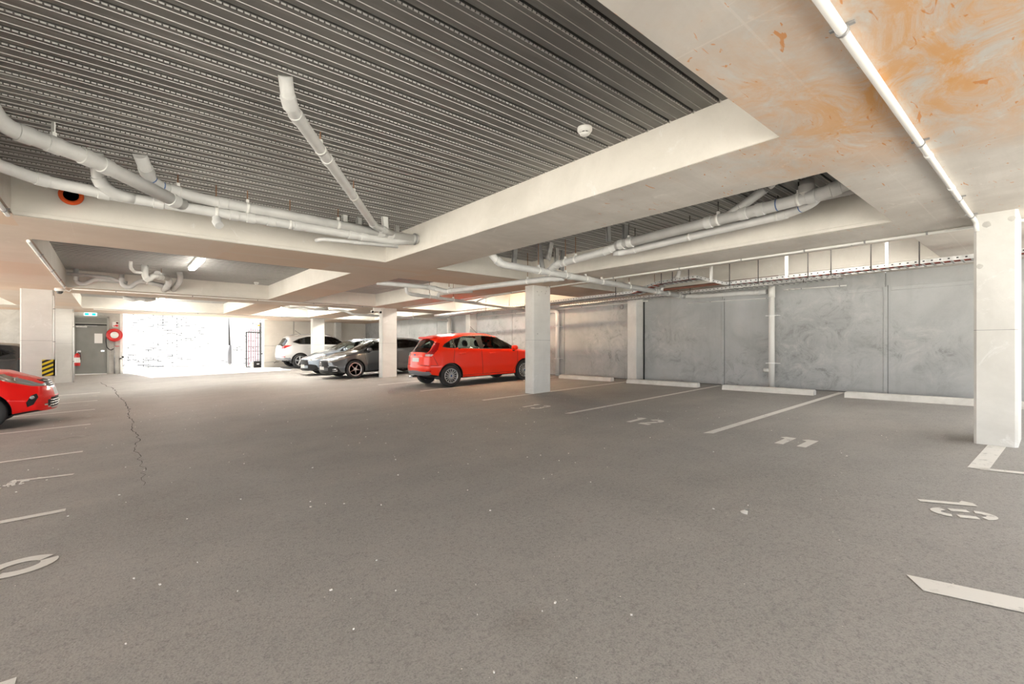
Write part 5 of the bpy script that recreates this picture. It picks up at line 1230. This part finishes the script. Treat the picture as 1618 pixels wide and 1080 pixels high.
# --- silver SUV
suv = dict(name='suv_car', ext=(-2.17, 2.20), axles=(-1.32, 1.32), tyre=(0.35, 0.225), arch=0.405, track=0.90, rim=0.68, spokes=5, style='wide', hubmat='alloy', N=150,
    zt=[(-2.17, 1.08), (-2.08, 1.16), (-1.80, 1.50), (-1.68, 1.585), (-1.2, 1.635), (-0.4, 1.655), (0.1, 1.62), (0.38, 1.55), (1.15, 1.13), (1.6, 1.06), (2.0, 0.93), (2.20, 0.80)],
    zs=[(-2.17, 1.02), (-1.7, 1.14), (-0.8, 1.10), (0.2, 1.06), (1.1, 1.02), (1.6, 0.98), (2.0, 0.87), (2.20, 0.76)],
    crown=[(-2.17, 0.02), (-1.7, 0.08), (0.2, 0.08), (1.1, 0.05), (2.2, 0.04)],
    wb=[(-2.17, 0.74), (-1.7, 0.82), (0, 0.85), (1.3, 0.84), (1.9, 0.78), (2.2, 0.66)], wr=[(-2.17, 0.62), (-1.6, 0.60), (0, 0.63), (0.4, 0.65), (1.15, 0.72), (2.2, 0.50)],
    wm=[(-2.17, 0.80), (-1.4, 0.91), (0, 0.89), (1.4, 0.91), (2.2, 0.80)], zb=[(-2.17, 0.40), (-1.7, 0.30), (-1.3, 0.25), (1.3, 0.24), (2.2, 0.30)],
    nose=[(0.2, -0.08), (0.4, 0), (0.6, 0), (0.9, -0.15)], tail=[(0.3, -0.1), (0.5, 0.0), (0.7, 0.0), (0.95, -0.04), (1.15, -0.10), (1.5, -0.10)], plan=(0.32, 0.2),
    paint='paint_silver', glass='privacy_glass', dlo=[(-1.62, 1.28), (-1.30, 1.16), (-0.2, 1.11), (1.0, 1.06), (0.88, 1.16), (0.56, 1.37), (0.30, 1.48), (-0.3, 1.54), (-0.9, 1.52), (-1.3, 1.43)],
    windows=[[(-1.50, 1.28), (-1.20, 1.18), (-1.12, 1.43), (-1.3, 1.39)], [(-1.05, 1.17), (-0.36, 1.135), (-0.36, 1.51), (-0.9, 1.495), (-1.0, 1.47)], [(-0.24, 1.13), (0.80, 1.085), (0.78, 1.18), (0.53, 1.36), (0.28, 1.46), (-0.22, 1.51)]],
    ws=(0.42, 1.12), rw=(-2.05, -1.78), rwy=0.56, doors=[[(-1.0, 0.45), (-1.2, 0.80), (-1.05, 1.15), (-0.30, 1.12), (-0.28, 0.40)], [(-0.28, 0.40), (-0.30, 1.12), (0.95, 1.07), (0.92, 0.40)]],
    side_lab=[('cladding', [(-2.4, 0.2), (2.4, 0.2), (2.4, 0.36), (1.8, 0.40), (-1.7, 0.40), (-1.75, 0.52), (-2.4, 0.54)], 0.0), ('tail_lamp', [(-2.4, 0.93), (-2.05, 0.95), (-1.66, 1.12), (-2.0, 1.12), (-2.4, 1.07)], 0.50), ('reflector', [(-2.4, 0.56), (-1.98, 0.56), (-1.98, 0.60), (-2.4, 0.60)], 0.55), ('headlamp', [(2.3, 0.72), (1.7, 0.86), (1.5, 0.98), (1.9, 0.92), (2.3, 0.8)], 0.4)],
    end_lab=[('number_plate', [(-0.1, 0.80), (0.25, 0.80), (0.25, 0.91), (-0.1, 0.91)], False), ('grille', [(-0.1, 0.5), (0.5, 0.5), (0.5, 0.76), (-0.1, 0.78)], True)],
    gaps=[[(-0.28, 0.40), (-0.30, 1.10)], [(0.92, 0.40), (0.96, 1.05)]], handles=[(-0.9, 0.99), (0.05, 0.96)], mirror=(0.84, 1.08), cabin=(-1.5, 1.2), belt=1.10, seats=(-0.95, 0.05), hp=1.5)
s = build_car(suv, 'silver SUV seen from behind at the far end, half behind the farthest right column')
cpart('roof_antenna', s, 'black_rubber', lambda bm: tube(bm, [(-1.0, 0, 1.63), (-1.28, 0, 1.83)], 0.008, 6))
for sd in (1, -1): cpart('roof_rail', s, 'alloy', lambda bm: tube(bm, [(-1.5, sd * 0.60, 1.56), (-1.3, sd * 0.60, 1.62), (0, sd * 0.63, 1.64), (0.25, sd * 0.63, 1.56)], 0.016, 8))
park(s, 6.63 + 1.32 * 0.95, 23.72, 0)
dark = dict(suv); dark.update(paint='paint_black', N=110, style='wide')
d = build_car(dark, 'black SUV cut off by the left edge of the photo behind the red car'); park(d, -1.55 - 2.17 * 0.95, 20.35, 180)

# ------------------------------------------------------------------ light, sky, camera
w = bpy.data.worlds.new('World'); bpy.context.scene.world = w; w.use_nodes = True
n = w.node_tree.nodes; l = w.node_tree.links; bg = n['Background']
bg.inputs['Color'].default_value = (0.92, 0.96, 1.0, 1); bg.inputs['Strength'].default_value = 2.6
sun = bpy.data.lights.new('sun', 'SUN'); sun.energy = 22.0; sun.angle = 0.02; sun.color = (1.0, 0.96, 0.88)
so = bpy.data.objects.new('sun', sun); C.objects.link(so); so.rotation_euler = Vector((0.30, -0.66, -1.0)).to_track_quat('-Z', 'Y').to_euler()
cam = bpy.data.cameras.new('camera'); cam.sensor_width = 36; cam.lens = 741 / 1618 * 36; cam.shift_y = 11 / 1618; cam.clip_start = 0.05
co = bpy.data.objects.new('camera', cam); C.objects.link(co); co.location = (0, 0, 1.25)
co.rotation_euler = (PI / 2, 0, -math.atan2(631, 741))
sc = bpy.context.scene; sc.camera = co
sc.view_settings.view_transform = 'Standard'; sc.view_settings.look = 'None'; sc.view_settings.gamma = 1; sc.view_settings.use_curve_mapping = False
sc.view_settings.exposure = 0.42
sc.cycles.use_denoising = True; sc.cycles.max_bounces = 10; sc.cycles.diffuse_bounces = 6; sc.cycles.transparent_max_bounces = 12
sc.cycles.sample_clamp_indirect = 8; sc.cycles.caustics_reflective = False; sc.cycles.caustics_refractive = False
